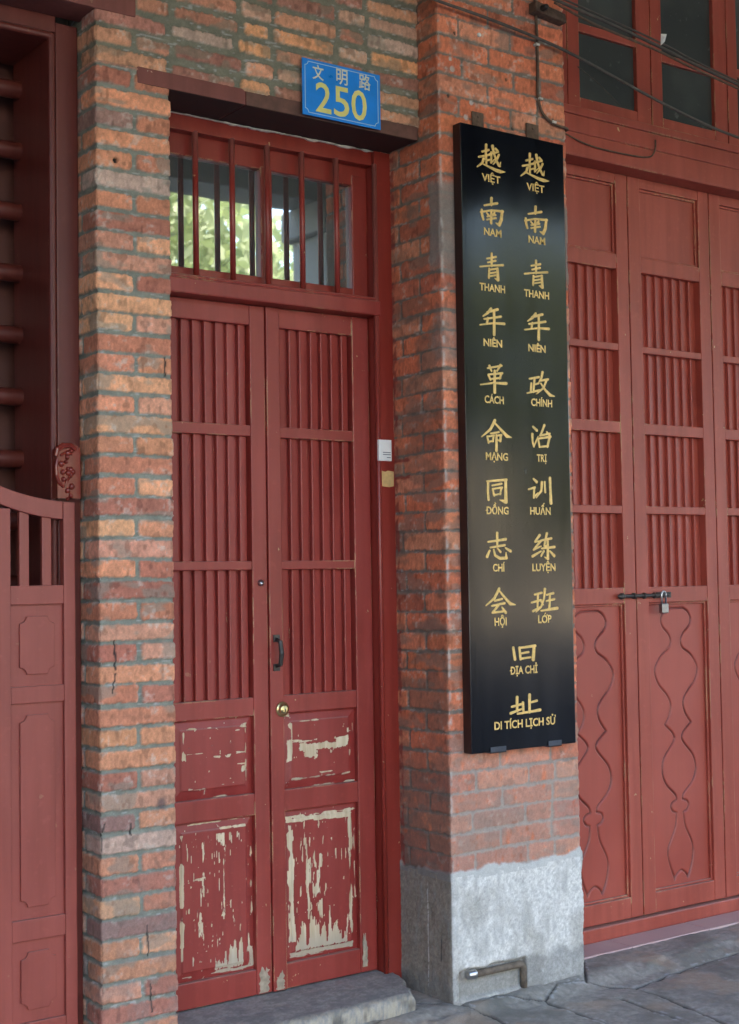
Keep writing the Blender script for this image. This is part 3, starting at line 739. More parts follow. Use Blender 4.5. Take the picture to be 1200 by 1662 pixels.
# bolt
q = MB()
q.tube([(4.385, YR - .016, 1.444), (4.66, YR - .016, 1.444)], .0075, 12)
q.lathe([(.0, 0), (.006, .006), (.014, .020), (.013, .032), (.009, .04)], (4.352, YR - .016, 1.444), (1, 0, 0), 12)
for xx in (4.442, 4.505, 4.568): q.lathe([(.0085, 0), (.0135, .003), (.0135, .011), (.0085, .014)], (xx, YR - .016, 1.444), (1, 0, 0), 12); q.box(xx + .002, xx + .012, YR - .016, YR, 1.437, 1.451)
q.box(4.60, 4.69, YR - .006, YR - .001, 1.432, 1.457)
part('sliding_bolt', q, M_IRON, fold, 0, False)
lock = thing('padlock', 'small steel padlock hanging from the iron bolt of the folding door', 'padlock', (4.625, YR - .02, 1.385))
q = MB().tube([(4.612, YR - .022, 1.405), (4.612, YR - .022, 1.448), (4.616, YR - .022, 1.457), (4.625, YR - .022, 1.461), (4.634, YR - .022, 1.457), (4.638, YR - .022, 1.448), (4.638, YR - .022, 1.405)], .0045, 8); part('shackle', q, M_STEEL, lock, 0, True)
q = MB().box(4.604, 4.646, YR - .032, YR - .010, 1.366, 1.408); part('lock_body', q, plain('dull_steel', (.33, .33, .34), .35, .9, .25, 40), lock, .004)
# window over the folding doors
win = thing('casement_window', 'dusty dark casement window in red frame over the folding door', 'window', (4.8, 4.28, 3.44))
mb = MB().box(3.80, 6.2, 4.215, 4.37, 3.442, 3.478).box(3.80, 4.105, 4.262, 4.36, 3.478, 4.61)
part('window_frame', mb, M_RDOOR, win, .005)
for i, x in enumerate((4.108, 4.611, 5.114, 5.617)):
    W = .496; mb = MB(); y0 = 4.262; ms = (3.842, 3.812, 3.842, 3.812)[i]
    mb.box(x, x + .068, y0, y0 + .045, 3.480, 4.61); mb.box(x + W - .085, x + W, y0, y0 + .045, 3.480, 4.61)
    mb.box(x + .068, x + W - .085, y0 + .001, y0 + .045, 3.480, 3.540); mb.box(x + .068, x + W - .085, y0 + .004, y0 + .04, ms - .019, ms + .019); mb.box(x + .068, x + W - .085, y0 + .001, y0 + .045, 4.24, 4.61)
    s = part('window_sash', mb, M_RDOOR, win, .003)
    q = MB().box(x + .066, x + W - .083, y0 + .020, y0 + .024, 3.535, ms - .015); part('glass_pane', q, M_DGLASS, s)
    q = MB().box(x + .066, x + W - .083, y0 + .020, y0 + .024, ms + .015, 4.245); part('glass_pane', q, M_DGLASS, s)

# ------------------------------------------------------------------ left entrance
ent = thing('door_frame', 'dark maroon moulded door frame at the left edge with carved block', 'door frame', (1.6, 4.3, 0))
YL = 4.25
mb = MB()
mb.box(1.831, 1.906, YL, YL + .12, .0, 3.345); mb.box(1.0, 1.831, YL, YL + .12, 3.312, 3.366)
part('jamb', mb, M_DARKRED, ent, .003)
mb = MB().tube([(1.818, YL + .006, .0), (1.818, YL + .006, 3.30)], .0125, 10).tube([(1.0, YL + .006, 3.300), (1.818, YL + .006, 3.300)], .0125, 10)
mb.box(1.806, 1.831, YL + .008, YL + .30, 0, 3.312); mb.box(1.0, 1.806, YL + .008, YL + .30, 3.288, 3.312)
part('frame_moulding', mb, M_DARKRED, ent, .002)
# carved block
cx, y0 = 1.848, 4.198
mb = MB(); pts = [(1.809, 1.806), (1.887, 1.806), (1.887, 1.955)] + [(cx + .039 * math.cos(t), 1.955 + .026 * math.sin(t)) for t in np.linspace(.3, math.pi - .3, 7)] + [(1.809, 1.955)]
mb.prism_y(pts, y0 + .006, YL + .002)
def blob(mb, x, z, y, rx, ry, rz):
    vs = []; fs = []; n, m = 10, 5
    for j in range(m + 1):
        a = math.pi * .5 * j / m
        for i in range(n):
            b = 2 * math.pi * i / n; vs.append((x + rx * math.cos(a) * math.cos(b), y - ry * math.sin(a), z + rz * math.cos(a) * math.sin(b)))
    for j in range(m):
        for i in range(n): fs.append((j * n + i, j * n + (i + 1) % n, (j + 1) * n + (i + 1) % n, (j + 1) * n + i))
    mb.add(vs, fs)
def dz(zx, zy): return on_y(zx / 5.935, 680 + zy / 5.935, y0)
def relief(pts, r): mb.tube([(dz(a, b)[0], y0 + .004, dz(a, b)[1]) for a, b in pts], r, 8)
relief([(560, 380), (548, 450), (552, 540), (575, 610), (620, 655)], [.004, .006, .0065, .006, .004])
relief([(545, 355), (560, 290), (620, 255), (690, 255), (735, 300)], [.006, .009, .010, .009, .006])
relief([(590, 350), (640, 320), (700, 340)], .004)
relief([(640, 660), (650, 600), (680, 560)], [.002, .005, .004])
for zx, zy, r in ((660, 330, .010), (655, 365, .008), (690, 310, .008), (690, 490, .010), (665, 520, .009), (710, 510, .009), (690, 540, .008), (660, 480, .007), (645, 410, .007), (700, 650, .010), (660, 690, .009), (690, 740, .008), (660, 770, .006), (600, 430, .010), (615, 510, .009), (620, 580, .008)):
    x, z = dz(zx, zy); blob(mb, x, z, y0 + .007, r, .010, r * 1.1)
part('carved_block', mb, M_GLOSS, ent, 0, False)
# bar gate
bar = thing('sliding_bar_gate', 'sliding gate of round dark red wooden bars behind the half door', 'gate', (1.5, 4.5, 0))
mb = MB().box(1.812, 1.860, 4.45, 4.50, .05, 3.06).box(1.808, 1.862, 4.447, 4.503, 3.06, 3.105).box(1.812, 1.860, 4.45, 4.50, 3.105, 3.145)
mb.box(1.812, 1.860, 4.451, 4.499, 3.145, 3.19)
part('gate_post', mb, M_DARKRED, bar, .003)
for i in range(15):
    z_ = 3.190 - i * .2065
    mb = MB().tube([(.9, 4.50, z_), (1.806, 4.50, z_), (1.822, 4.50, z_)], [.030, .030, .027], 16); part('gate_bar', mb, M_BARWOOD, bar, 0, True)
inn = thing('inner_door', 'dim brown boarded inner door behind the round bar gate', 'door', (1.5, 4.66, 0))
mb = MB(); x = .9
while x < 2.0: mb.box(x, x + .155, 4.62 + (.003 if int(x * 100) % 2 else 0), 4.66, .05, 3.22); x += .158
part('board_panel', mb, M_INNER, inn, .003)
mb = MB().box(.9, 2.0, 4.60, 4.66, 3.222, 3.36); part('door_head', mb, M_INNER, inn, .003)
# half door
half = thing('half_door', 'rose red swing half door with curved top, slats and notched panels', 'half door', (1.5, 4.24, .05))
YG = 4.205
def topz(x): t = (1.868 - x) / .24; return 1.795 + .044 * t * t + .0 if x < 1.868 else 1.795
mb = MB()
xs_ = np.linspace(1.0, 1.828, 30)
op_t = lambda x: topz(x) - .057
poly = [(x, op_t(x)) for x in xs_] + [(x, topz(x)) for x in xs_[::-1]]
mb.prism_y(poly, YG + .0015, YG + .035)
mb.box(1.829, 1.868, YG, YG + .035, .05, 1.795)                                      # right stile
for s in range(3):
    xr = 1.655 - s * .36
    mb.box(xr - .06, xr, YG, YG + .035, .05, op_t(xr) - .001)
    for za, zb in ((1.474, 1.533), (1.170, 1.222), (.447, .511), (.05, .2)):
        mb.box(xr, (1.829 if s == 0 else xr + .30), YG + .001, YG + .035, za, zb)
part('half_door_frame', mb, M_GATE, half, .0025)
for x in (1.688, 1.762): 
    mb = MB().box(x, x + .032, YG + .012, YG + .03, 1.53, op_t(x) + .004); part('slat', mb, M_GATE, half, .003)
mb = MB().tube([(1.826, YG + .055, 1.45), (1.826, YG + .055, 1.80)], .006, 8); part('latch_rod', mb, M_IRON, half, 0, True)
def notched(x0, x1, z0, z1, r=.022):
    p = [(x0 + r, z0), (x1 - r, z0)]
    for (cx_, cz_, a0) in ((x1, z0, math.pi), (x1, z1, -math.pi / 2), (x0, z1, 0), (x0, z0, math.pi / 2)):
        pass
    def arc(cx_, cz_, a0, a1): return [(cx_ + r * math.cos(t), cz_ + r * math.sin(t)) for t in np.linspace(a0, a1, 6)]
    return arc(x0, z0, math.pi / 2, 0) + arc(x1, z0, math.pi, math.pi / 2) + arc(x1, z1, -math.pi / 2, -math.pi) + arc(x0, z1, 0, -math.pi / 2)
for za, zb in ((1.222, 1.474), (.511, 1.170), (.2, .447)):
    mb = MB().box(1.645, 1.84, YG + .014, YG + .03, za - .008, zb + .008)
    mb.prism_y(notched(1.686, 1.800, za + .036, zb - .036), YG + .006, YG + .0145)
    part('notched_panel', mb, M_GATE, half, .002)

# ------------------------------------------------------------------ name board
board = thing('name_board', 'tall black lacquered name board with gilt Chinese and Vietnamese lettering', 'sign board', (3.555, 3.96, .9))
YB = 3.952
bx0, bz1 = on_y(746.7, 197.5, YB); bx1, _ = on_y(913.5, 233.5, YB); bx0b, bz0 = on_y(766, 1224.5, YB); bx1b, _ = on_y(936.5, 1205, YB)
bx0 = (bx0 + bx0b) / 2; bx1 = (bx1 + bx1b) / 2
mb = MB().box(bx0, bx1, YB, YP - .003, bz0, bz1); mb.m = [1, 1, 0, 1, 1, 1]
part('board', mb, [M_LACQ, M_LACQEDGE], board, .004)
for (u0, v0, u1, v1) in ((764, 181, 783, 212), (852, 200, 872, 228)):
    xa, za = on_y(u0, v0, YP); xb_, zb = on_y(u1, v1, YP)
    mb = MB().box(xa, xb_, YP - .010, YP - .004, 3.16, za); mb.lathe([(.006, 0), (.006, .002), (.003, .004), (.0, .004)], ((xa + xb_) / 2, YP - .010, za - .018), (0, -1, 0), 8)
    part('hanging_bracket', mb, M_RUST, board, .001)
for (u0, u1, vt, vb) in ((797, 822, 1213, 1226), (891, 912, 1203, 1216)):
    xa, za = on_y(u0, vt, YB - .004); xb_, zb = on_y(u0, vb, YB - .004); xe, _ = on_y(u1, vt, YB - .004)
    mb = MB().box(xa, xe, YB - .004, YP - .002, bz0 - .004, bz0 - .0005).box(xa, xe, YB - .004, YB - .001, bz0 - .004, bz0 + .018); part('foot_bracket', mb, plain('grey_bracket', lin(70, 76, 88), .5, .3), board)

ZOOM = {'A': (740, 190, 6.158), 'B': (750, 450, 6.158), 'C': (750, 700, 6.158), 'D': (750, 940, 5.731)}
YT = YB - .0015
def zpt(z, x, y):
    ox, oy, s = ZOOM[z]; return on_y(ox + x / s, oy + y / s, YT)
ZPX = .00235 / 6.158      # metres per zoom pixel, roughly
STRK = []
GID = [0]
def stroke(z, *pts): STRK.append((z, pts, GID[0]))
K_, T_ = 22, 15           # usual heavy and thin brush widths in zoom pixels
def shift(chars, dx, dy, z):
    GID[0] += 1
    for p in chars: stroke(z, *[(x + dx, y + dy, w_) for x, y, w_ in p])
YUE = [[(741, 368, 22), (741, 420, 20), (738, 470, 18), (735, 498, 18)], [(702, 434, 14), (768, 418, 16)], [(668, 488, 14), (738, 474, 13), (790, 462, 17)], [(742, 490, 18), (742, 560, 18)], [(744, 524, 12), (776, 516, 13)],
       [(716, 508, 22), (706, 545, 18), (652, 586, 9)], [(700, 552, 9), (760, 582, 14), (840, 622, 24), (880, 634, 26), (930, 640, 6)],
       [(792, 444, 18), (794, 500, 18), (790, 545, 14), (828, 512, 8)], [(784, 456, 13), (862, 438, 15)], [(806, 382, 26), (816, 440, 20), (836, 505, 18), (866, 572, 20), (880, 582, 14), (886, 540, 6)], [(836, 408, 20), (856, 428, 16)], [(868, 468, 18), (846, 520, 16), (812, 562, 7)]]
NAN = [[(798, 898, 24), (796, 962, 20)], [(726, 968, 13), (856, 948, 18)], [(700, 1014, 20), (704, 1060, 22), (716, 1108, 18)], [(690, 1034, 13), (796, 1018, 13), (912, 1030, 18)], [(905, 1028, 22), (896, 1110, 28), (876, 1164, 26), (842, 1146, 8)],
       [(752, 1046, 14), (772, 1070, 16)], [(828, 1042, 16), (810, 1068, 12)], [(754, 1080, 12), (838, 1066, 14)], [(752, 1110, 12), (842, 1096, 14)], [(796, 1030, 20), (793, 1144, 22)]]
QING = [[(803, 1437, 20), (803, 1560, 18)], [(754, 1486, 12), (846, 1470, 16)], [(764, 1524, 12), (842, 1508, 15)], [(686, 1566, 12), (800, 1556, 12), (916, 1552, 17)], [(778, 1588, 18), (774, 1678, 18)], [(782, 1598, 12), (862, 1586, 14)], [(860, 1588, 22), (866, 1700, 26), (834, 1684, 6)], [(786, 1632, 11), (850, 1622, 12)], [(786, 1662, 11), (850, 1652, 12)]]
NIAN = [[(738, 364, 20), (706, 406, 18), (658, 438, 9)], [(700, 398, 14), (804, 372, 20)], [(768, 392, 20), (770, 500, 22), (768, 622, 26)], [(670, 466, 13), (836, 444, 17)], [(706, 458, 18), (696, 508, 16)], [(628, 524, 10), (760, 508, 13), (870, 516, 20)]]
ZHENG = [[(676, 1014, 14), (770, 998, 17)], [(726, 1012, 18), (716, 1145, 18)], [(724, 1072, 12), (768, 1060, 14)], [(694, 1062, 18), (690, 1148, 17)], [(652, 1158, 10), (776, 1130, 16)], [(806, 950, 22), (796, 1004, 17), (766, 1056, 8)], [(788, 1034, 13), (862, 1020, 17)], [(846, 1028, 18), (818, 1104, 17), (746, 1166, 8)], [(788, 1060, 12), (836, 1130, 18), (882, 1178, 24), (926, 1190, 6)]]
for S_, dx, dy, in ((YUE, 0, 0), (NAN, 0, 0), (QING, 0, 0)): shift(S_, 0, 0, 'A')
shift(YUE, -437, -90, 'A'); shift(NAN, -440, -86, 'A'); shift(QING, -443, -72, 'A')
shift(NIAN, 0, 0, 'B'); shift(NIAN, -446, -50, 'B'); shift(ZHENG, 0, 0, 'B')
ZHI = [[(712, 1494, 16), (748, 1530, 22)], [(704, 1568, 22), (706, 1640, 17), (720, 1692, 15), (762, 1590, 6)], [(824, 1480, 22), (806, 1530, 17), (782, 1582, 15), (880, 1562, 14)], [(848, 1546, 14), (882, 1590, 20)],
       [(762, 1616, 16), (776, 1694, 18)], [(764, 1612, 13), (886, 1594, 18)], [(878, 1596, 20), (856, 1694, 18)], [(774, 1696, 14), (862, 1686, 14)]]
shift(ZHI, 0, 0, 'B')
GE = [[(258, 908, 12), (398, 884, 14)], [(276, 886, 20), (296, 936, 15)], [(386, 878, 20), (352, 936, 13)], [(266, 976, 16), (286, 1024, 15)], [(264, 972, 12), (404, 958, 16)], [(396, 962, 18), (378, 1014, 14)], [(286, 1018, 12), (386, 1006, 13)], [(188, 1072, 9), (320, 1056, 13), (444, 1062, 22)], [(328, 936, 20), (328, 1150, 26)]]
MING = [[(330, 1432, 24), (286, 1520, 20), (198, 1594, 8)], [(326, 1452, 13), (398, 1532, 20), (450, 1588, 26), (496, 1602, 6)], [(288, 1562, 12), (368, 1548, 14)], [(254, 1592, 16), (266, 1654, 16)], [(254, 1592, 12), (322, 1580, 14)], [(318, 1582, 17), (310, 1640, 15)], [(264, 1644, 12), (314, 1636, 12)], [(346, 1580, 18), (346, 1732, 24)], [(348, 1584, 12), (396, 1576, 15)], [(390, 1578, 18), (384, 1636, 20), (358, 1626, 6)]]
shift(GE, 0, 0, 'B'); shift(MING, 0, 0, 'B')
for z, L in (('C', [
    [(262, 506, 20), (260, 600, 20), (266, 684, 20)], [(250, 500, 13), (446, 484, 18)], [(438, 488, 24), (440, 706, 30), (378, 686, 6)], [(302, 542, 11), (396, 524, 14)], [(308, 578, 15), (322, 642, 15)], [(308, 576, 11), (402, 562, 15)], [(396, 564, 17), (382, 630, 14)], [(320, 638, 12), (388, 624, 12)],
    [(262, 1106, 12), (440, 1078, 19)], [(352, 1018, 22), (354, 1150, 18)], [(284, 1162, 12), (428, 1138, 17)], [(278, 1192, 14), (252, 1252, 24)], [(318, 1184, 14), (332, 1240, 18), (380, 1270, 20), (446, 1266, 22), (440, 1212, 6)], [(358, 1172, 12), (386, 1206, 18)], [(436, 1166, 12), (486, 1198, 22)],
    [(716, 476, 16), (748, 506, 22)], [(666, 580, 12), (730, 562, 17)], [(724, 566, 18), (718, 662, 19), (762, 614, 6)], [(800, 508, 20), (794, 596, 18), (744, 664, 8)], [(828, 506, 16), (832, 608, 18)], [(880, 468, 24), (886, 600, 22), (890, 716, 30)],
    [(778, 1038, 20), (730, 1104, 14), (784, 1098, 12)], [(788, 1098, 18), (716, 1184, 14), (790, 1150, 10)], [(706, 1250, 20), (792, 1198, 10)], [(790, 1092, 13), (894, 1070, 18)], [(850, 1022, 22), (824, 1144, 16), (860, 1150, 12)], [(798, 1172, 12), (926, 1156, 19)], [(858, 1100, 20), (860, 1274, 24), (828, 1258, 6)], [(818, 1198, 18), (792, 1246, 14)], [(880, 1198, 13), (922, 1244, 24)]]),
    ('D', [
    [(346, 90, 22), (304, 176, 20), (224, 246, 8)], [(348, 108, 13), (410, 186, 19), (450, 228, 25), (496, 238, 6)], [(304, 202, 12), (374, 184, 15)], [(278, 250, 12), (398, 222, 17)], [(340, 244, 18), (284, 312, 14), (388, 300, 14)], [(374, 264, 13), (408, 310, 24)],
    [(676, 144, 13), (744, 126, 15)], [(648, 218, 13), (736, 194, 15)], [(708, 140, 18), (704, 262, 17)], [(662, 298, 18), (742, 252, 10)], [(772, 92, 20), (764, 180, 17), (736, 260, 14), (690, 306, 7)], [(736, 206, 12), (754, 236, 14)], [(788, 146, 12), (852, 130, 17)], [(786, 204, 12), (860, 186, 16)], [(820, 140, 18), (814, 276, 19)], [(736, 294, 12), (888, 270, 22)],
    [(478, 638, 22), (494, 744, 24)], [(536, 638, 20), (546, 744, 20)], [(532, 640, 14), (682, 620, 20)], [(672, 624, 26), (664, 746, 30)], [(556, 690, 13), (620, 678, 15)], [(548, 740, 15), (640, 726, 13)],
    [(464, 1188, 14), (552, 1164, 17)], [(514, 1100, 25), (514, 1226, 20)], [(454, 1248, 20), (562, 1206, 12)], [(630, 1078, 26), (630, 1236, 22)], [(568, 1150, 22), (574, 1238, 18)], [(636, 1148, 13), (698, 1130, 17)], [(518, 1252, 14), (640, 1232, 16), (728, 1216, 22)]])):
    cnt = {'C': (8, 7, 6, 9), 'D': (6, 10, 6, 7)}[z]; i0 = 0
    for c_ in cnt:
        shift(L[i0:i0 + c_], 0, 0, z); i0 += c_
CH = {}; dy = 0
for z, pts, gid in STRK:
    mb = CH.setdefault(gid, MB())
    dy = (dy + 1) % 9
    P = [zpt(z, a, b) for a, b, _ in pts]; Wd = [max(7, q[2] * 1.30 + 2) * ZPX * .5 for q in pts]
    for i in range(len(P) - 1):
        (x0_, z0_), (x1_, z1_) = P[i], P[i + 1]; L_ = math.hypot(x1_ - x0_, z1_ - z0_); nx, nz = -(z1_ - z0_) / L_, (x1_ - x0_) / L_
        yy = YT + .0002 - .00004 * dy - .00001 * i
        mb.prism_y([(x0_ - nx * Wd[i], z0_ - nz * Wd[i]), (x1_ - nx * Wd[i + 1], z1_ - nz * Wd[i + 1]), (x1_ + nx * Wd[i + 1], z1_ + nz * Wd[i + 1]), (x0_ + nx * Wd[i], z0_ + nz * Wd[i])], yy, YB + .001)
    for i, (x_, z_) in enumerate(P):
        yy = YT - .00030 - .00004 * dy - .00001 * i; r = Wd[i]
        mb.prism_y([(x_ + r * 1.02 * math.cos(t), z_ + r * .98 * math.sin(t)) for t in np.linspace(0, 2 * math.pi, 9)[:-1] + .4], yy, YB + .001)
for mb in CH.values(): part('gilt_character', mb, M_GOLD, board)

DG = None
def text_verts(s, offset=0.0):
    c = bpy.data.curves.new('text_tmp', 'FONT'); c.body = s; c.offset = offset; c.size = 1.0; c.resolution_u = 3
    o = bpy.data.objects.new('text_tmp', c); COL.objects.link(o)
    dg = bpy.context.evaluated_depsgraph_get(); me = bpy.data.meshes.new_from_object(o.evaluated_get(dg))
    V = [tuple(v.co) for v in me.vertices]; F = [tuple(p.vertices) for p in me.polygons]
    bpy.data.objects.remove(o); bpy.data.curves.remove(c); bpy.data.meshes.remove(me)
    return V, F
REFV, _ = text_verts('H'); CAP = max(v[1] for v in REFV)
def put_text(mb, s, x0, x1, zb, cap, y, offset=.028, thick=.0):
    V, F = text_verts(s, offset)
    if not V: return
    xa = min(v[0] for v in V); xb_ = max(v[0] for v in V); sx = (x1 - x0) / (xb_ - xa); sz = cap / CAP
    vs = [(x0 + (v[0] - xa) * sx, y, zb + v[1] * sz) for v in V]
    mb.add(vs, F)
LAB = [('A', 'VIỆT', 262, 447, 650), ('A', 'VIỆT', 708, 887, 742), ('A', 'NAM', 283, 458, 1188), ('A', 'NAM', 728, 895, 1265), ('B', 'THANH', 178, 432, 142), ('B', 'THANH', 623, 872, 205), ('B', 'NIÊN', 217, 403, 692), ('B', 'NIÊN', 665, 838, 746),
       ('B', 'CÁCH', 228, 420, 1260), ('B', 'CHÍNH', 693, 903, 1290), ('C', 'MẠNG', 240, 462, 288), ('C', 'TRỊ', 750, 850, 303), ('C', 'ĐỒNG', 248, 468, 828), ('C', 'HUẤN', 683, 888, 832), ('C', 'CHÍ', 310, 432, 1400), ('C', 'LUYỆN', 705, 937, 1395),
       ('D', 'HỘI', 303, 418, 430), ('D', 'LỚP', 710, 835, 405), ('D', 'ĐỊA CHỈ', 455, 705, 878), ('D', 'DI TÍCH LỊCH SỬ', 303, 875, 1374)]
for z, s, xa, xb_, yb in LAB:
    X0, Z0 = zpt(z, xa, yb); X1, _ = zpt(z, xb_, yb); Xm, Zm = zpt(z, (xa + xb_) / 2, yb); cap = .0262 if z != 'D' else .0272
    mb = MB(); put_text(mb, s.replace('Đ', 'D').replace('Ớ', 'O'), X0, X1, Zm, cap, YB - .0012)
    if 'Đ' in s: mb.box(X0 - .004, X0 + .0075, YB - .0015, YB - .0008, Zm + cap * .43, Zm + cap * .57)
    if 'Ớ' in s:                                     # horn and acute of the middle letter
        wx = X1 - X0
        mb.prism_y([(X0 + wx * .63, Zm + cap * .86), (X0 + wx * .71, Zm + cap * .98), (X0 + wx * .71, Zm + cap * 1.16), (X0 + wx * .64, Zm + cap * 1.16), (X0 + wx * .63, Zm + cap * 1.02)], YB - .0016, YB - .0008)
        mb.prism_y([(X0 + wx * .45, Zm + cap * 1.10), (X0 + wx * .52, Zm + cap * 1.10), (X0 + wx * .60, Zm + cap * 1.36), (X0 + wx * .51, Zm + cap * 1.36)], YB - .0016, YB - .0008)
    part('caption', mb, M_GOLD, board)

# ------------------------------------------------------------------ house number plate
plate = thing('house_number_plate', 'blue enamel house number plate reading 250 over the door lintel', 'sign', (2.86, 4.09, 3.17))
YN = 4.096
nx0, nz1a = on_y(490.5, 90.5, YN); nx1, nz1b = on_y(617, 124, YN); _, nz0a = on_y(490.5, 184, YN); _, nz0b = on_y(617, 211, YN)
nz1 = (nz1a + nz1b) / 2; nz0 = (nz0a + nz0b) / 2
mb = MB().box(nx0, nx1, YN, YN + .004, nz0, nz1); part('plate', mb, M_BLUE, plate, .0012)
def px_n(u, v): return on_y(400 + u / 3, v / 3, YN)
mb = MB(); a, b = .012, .0022; W_, H_ = nx1 - nx0, nz1 - nz0
yb_ = YN - .0006
x0, x1, z0, z1 = nx0 + .010, nx1 - .010, nz0 + .009, nz1 - .009; c_ = .016
mb.box(x0 + c_, x1 - c_, yb_, YN + .001, z1 - b, z1); mb.box(x0 + c_, x1 - c_, yb_, YN + .001, z0, z0 + b); mb.box(x0, x0 + b, yb_, YN + .001, z0 + c_, z1 - c_); mb.box(x1 - b, x1, yb_, YN + .001, z0 + c_, z1 - c_)
for (cx_, cz_, a0) in ((x0, z0, 0), (x1, z0, 90), (x1, z1, 180), (x0, z1, 270)):
    A = [math.radians(a0 + t) for t in np.linspace(0, 90, 7)]
    for t0, t1 in zip(A[:-1], A[1:]):
        mb.prism_y([(cx_ + (c_ - b) * math.cos(t0), cz_ + (c_ - b) * math.sin(t0)), (cx_ + c_ * math.cos(t0), cz_ + c_ * math.sin(t0)), (cx_ + c_ * math.cos(t1), cz_ + c_ * math.sin(t1)), (cx_ + (c_ - b) * math.cos(t1), cz_ + (c_ - b) * math.sin(t1))], yb_, YN + .001)
part('border_line', mb, M_PALEBLUE, plate)
mb = MB()
for s, ua, ub, vb, vt in (('文', 322, 376, 384, 322), ('明', 438, 492, 408, 345), ('路', 548, 604, 432, 370)):
    mb = MB(); V, F = text_verts(s, .012); X0, Zb = px_n(ua, vb); X1, Zt = px_n(ub, vt)
    xa = min(v[0] for v in V); xb_ = max(v[0] for v in V); ya = min(v[1] for v in V); yb2 = max(v[1] for v in V)
    mb.add([(X0 + (v[0] - xa) / (xb_ - xa) * (X1 - X0), YN - .001, Zb + (v[1] - ya) / (yb2 - ya) * (Zt - Zb)) for v in V], F)
    part('street_character', mb, M_CREAM, plate)
for s, ua, ub, vb, vt in (('2', 338, 412, 542, 412), ('5', 427, 500, 562, 432), ('0', 512, 585, 580, 448)):
    mb = MB(); V, F = text_verts(s, .010); X0, Zb = px_n(ua, vb); X1, Zt = px_n(ub, vt)
    xa = min(v[0] for v in V); xb_ = max(v[0] for v in V); ya = min(v[1] for v in V); yb2 = max(v[1] for v in V)
    mb.add([(X0 + (v[0] - xa) / (xb_ - xa) * (X1 - X0), YN - .001, Zb + (v[1] - ya) / (yb2 - ya) * (Zt - Zb)) for v in V], F)
    part('digit', mb, M_YELLOW, plate)

# ------------------------------------------------------------------ cables
def wire(name, pts, r, label, mat=None, group=None, n=8):
    P = [Vector(p) for p in pts]; out = []
    Q = [P[0]] + P + [P[-1]]
    for i in range(1, len(Q) - 2):
        for k in range(6):
            t = k / 6; p0, p1, p2, p3 = Q[i - 1:i + 3]
            out.append(.5 * ((2 * p1) + (p2 - p0) * t + (2 * p0 - 5 * p1 + 4 * p2 - p3) * t * t + (3 * p1 - p0 - 3 * p2 + p3) * t ** 3))
    out.append(P[-1])
    mb = MB().tube(out, r, n); o = part(name, mb, mat or M_CABLE, None, 0, True); tag(o, label, 'cable', group); return o
def py(u, v, y): x, z = on_y(u, v, y); return (x, y, z)
wire('electric_cable', [py(640, -30, 3.96), py(705, -1, 3.965), py(800, 33, 3.965), py(917, 82, 3.97), py(1067, 163, 3.99), py(1157, 207, 4.0), py(1230, 234, 4.02)], .006, 'single dark cable crossing low over the pier top and window')
wire('electric_cable', [py(893, -4, 3.90), py(967, 28, 3.88), py(1067, 74, 3.86), py(1133, 107, 3.85), py(1230, 152, 3.84)], .0065, 'thick dark cable in the bundle before the casement window')
wire('electric_cable', [py(900, 4, 3.89), py(967, 40, 3.87), py(1067, 82, 3.85), py(1120, 108, 3.85), py(1230, 158, 3.83)], .005, 'thin brown wire sagging just under the thick cable', M_RUST)
wire('electric_cable', [py(905, -6, 3.90), py(975, 25, 3.885), py(1070, 68, 3.865), py(1138, 104, 3.855), py(1230, 147, 3.84)], .004, 'thin dark wire running on top of the thick cable')
wire('electric_cable', [py(938, 108, 4.235), py(972, 136, 4.235), py(1007, 171, 4.235)], .002, 'hair thin wire slanting across the first dusty window pane')
cord = thing('wall_cord', 'brown cord clipped down the pier and looping along the red header', 'cord', (3.69, 3.995, 3.3))
pts = [py(868, -6, 3.99), py(872, 60, 3.99), py(873, 120, 3.99), py(873, 150, 3.99), py(879, 180, 3.99), py(897, 200, 3.99), py(921, 209, 3.99)]
pts += [(3.86, 4.05, 3.285), (3.93, 4.19, 3.36)] + [py(950, 233, 4.198), py(1000, 247, 4.198), py(1050, 255, 4.198), py(1063, 245, 4.198), py(1064, 224, 4.198)]
mb = MB(); P = [Vector(p) for p in pts]; Q = [P[0]] + P + [P[-1]]; out = []
for i in range(1, len(Q) - 2):
    for k in range(5):
        t = k / 5; p0, p1, p2, p3 = Q[i - 1:i + 3]
        out.append(.5 * ((2 * p1) + (p2 - p0) * t + (2 * p0 - 5 * p1 + 4 * p2 - p3) * t * t + (3 * p1 - p0 - 3 * p2 + p3) * t ** 3))
mb.tube(out, [.0055 if i < 38 else .0036 for i in range(len(out))], 8); part('cord_run', mb, M_RUST, cord, 0, True)
for u, v in ((873, 72), (878, 160), (900, 198)):
    x, y, z = py(u, v, 3.983); mb = MB().box(x - .010, x + .010, 3.980, 3.999, z - .004, z + .004).lathe([(.004, 0), (.004, .004), (0, .005)], (x - .009, 3.981, z), (0, -1, 0), 8); part('cable_clip', mb, M_CLIP, cord, .001)
ins = thing('cable_bracket', 'brown wooden cable bracket at the top corner of the brick pier', 'bracket', (3.75, 3.95, 3.65))
mb = MB(); x0_, y_, z0_ = py(868, 12, 3.95); mb.prism_y([py(872, 16, 3.95)[::2], py(922, 37, 3.95)[::2], py(920, 22, 3.95)[::2], py(872, -1, 3.95)[::2]], 3.955, 3.999); part('wood_arm', mb, M_RUST, ins, .004)
mb = MB().lathe([(.012, 0), (.014, .008), (.009, .014), (.012, .02), (.008, .03), (0, .032)], py(880, 14, 3.93), (0, -1, 0), 14); part('insulator', mb, M_IRON, ins, 0, True)
rag = MB(); x, y, z = py(1077, 64, 3.855)
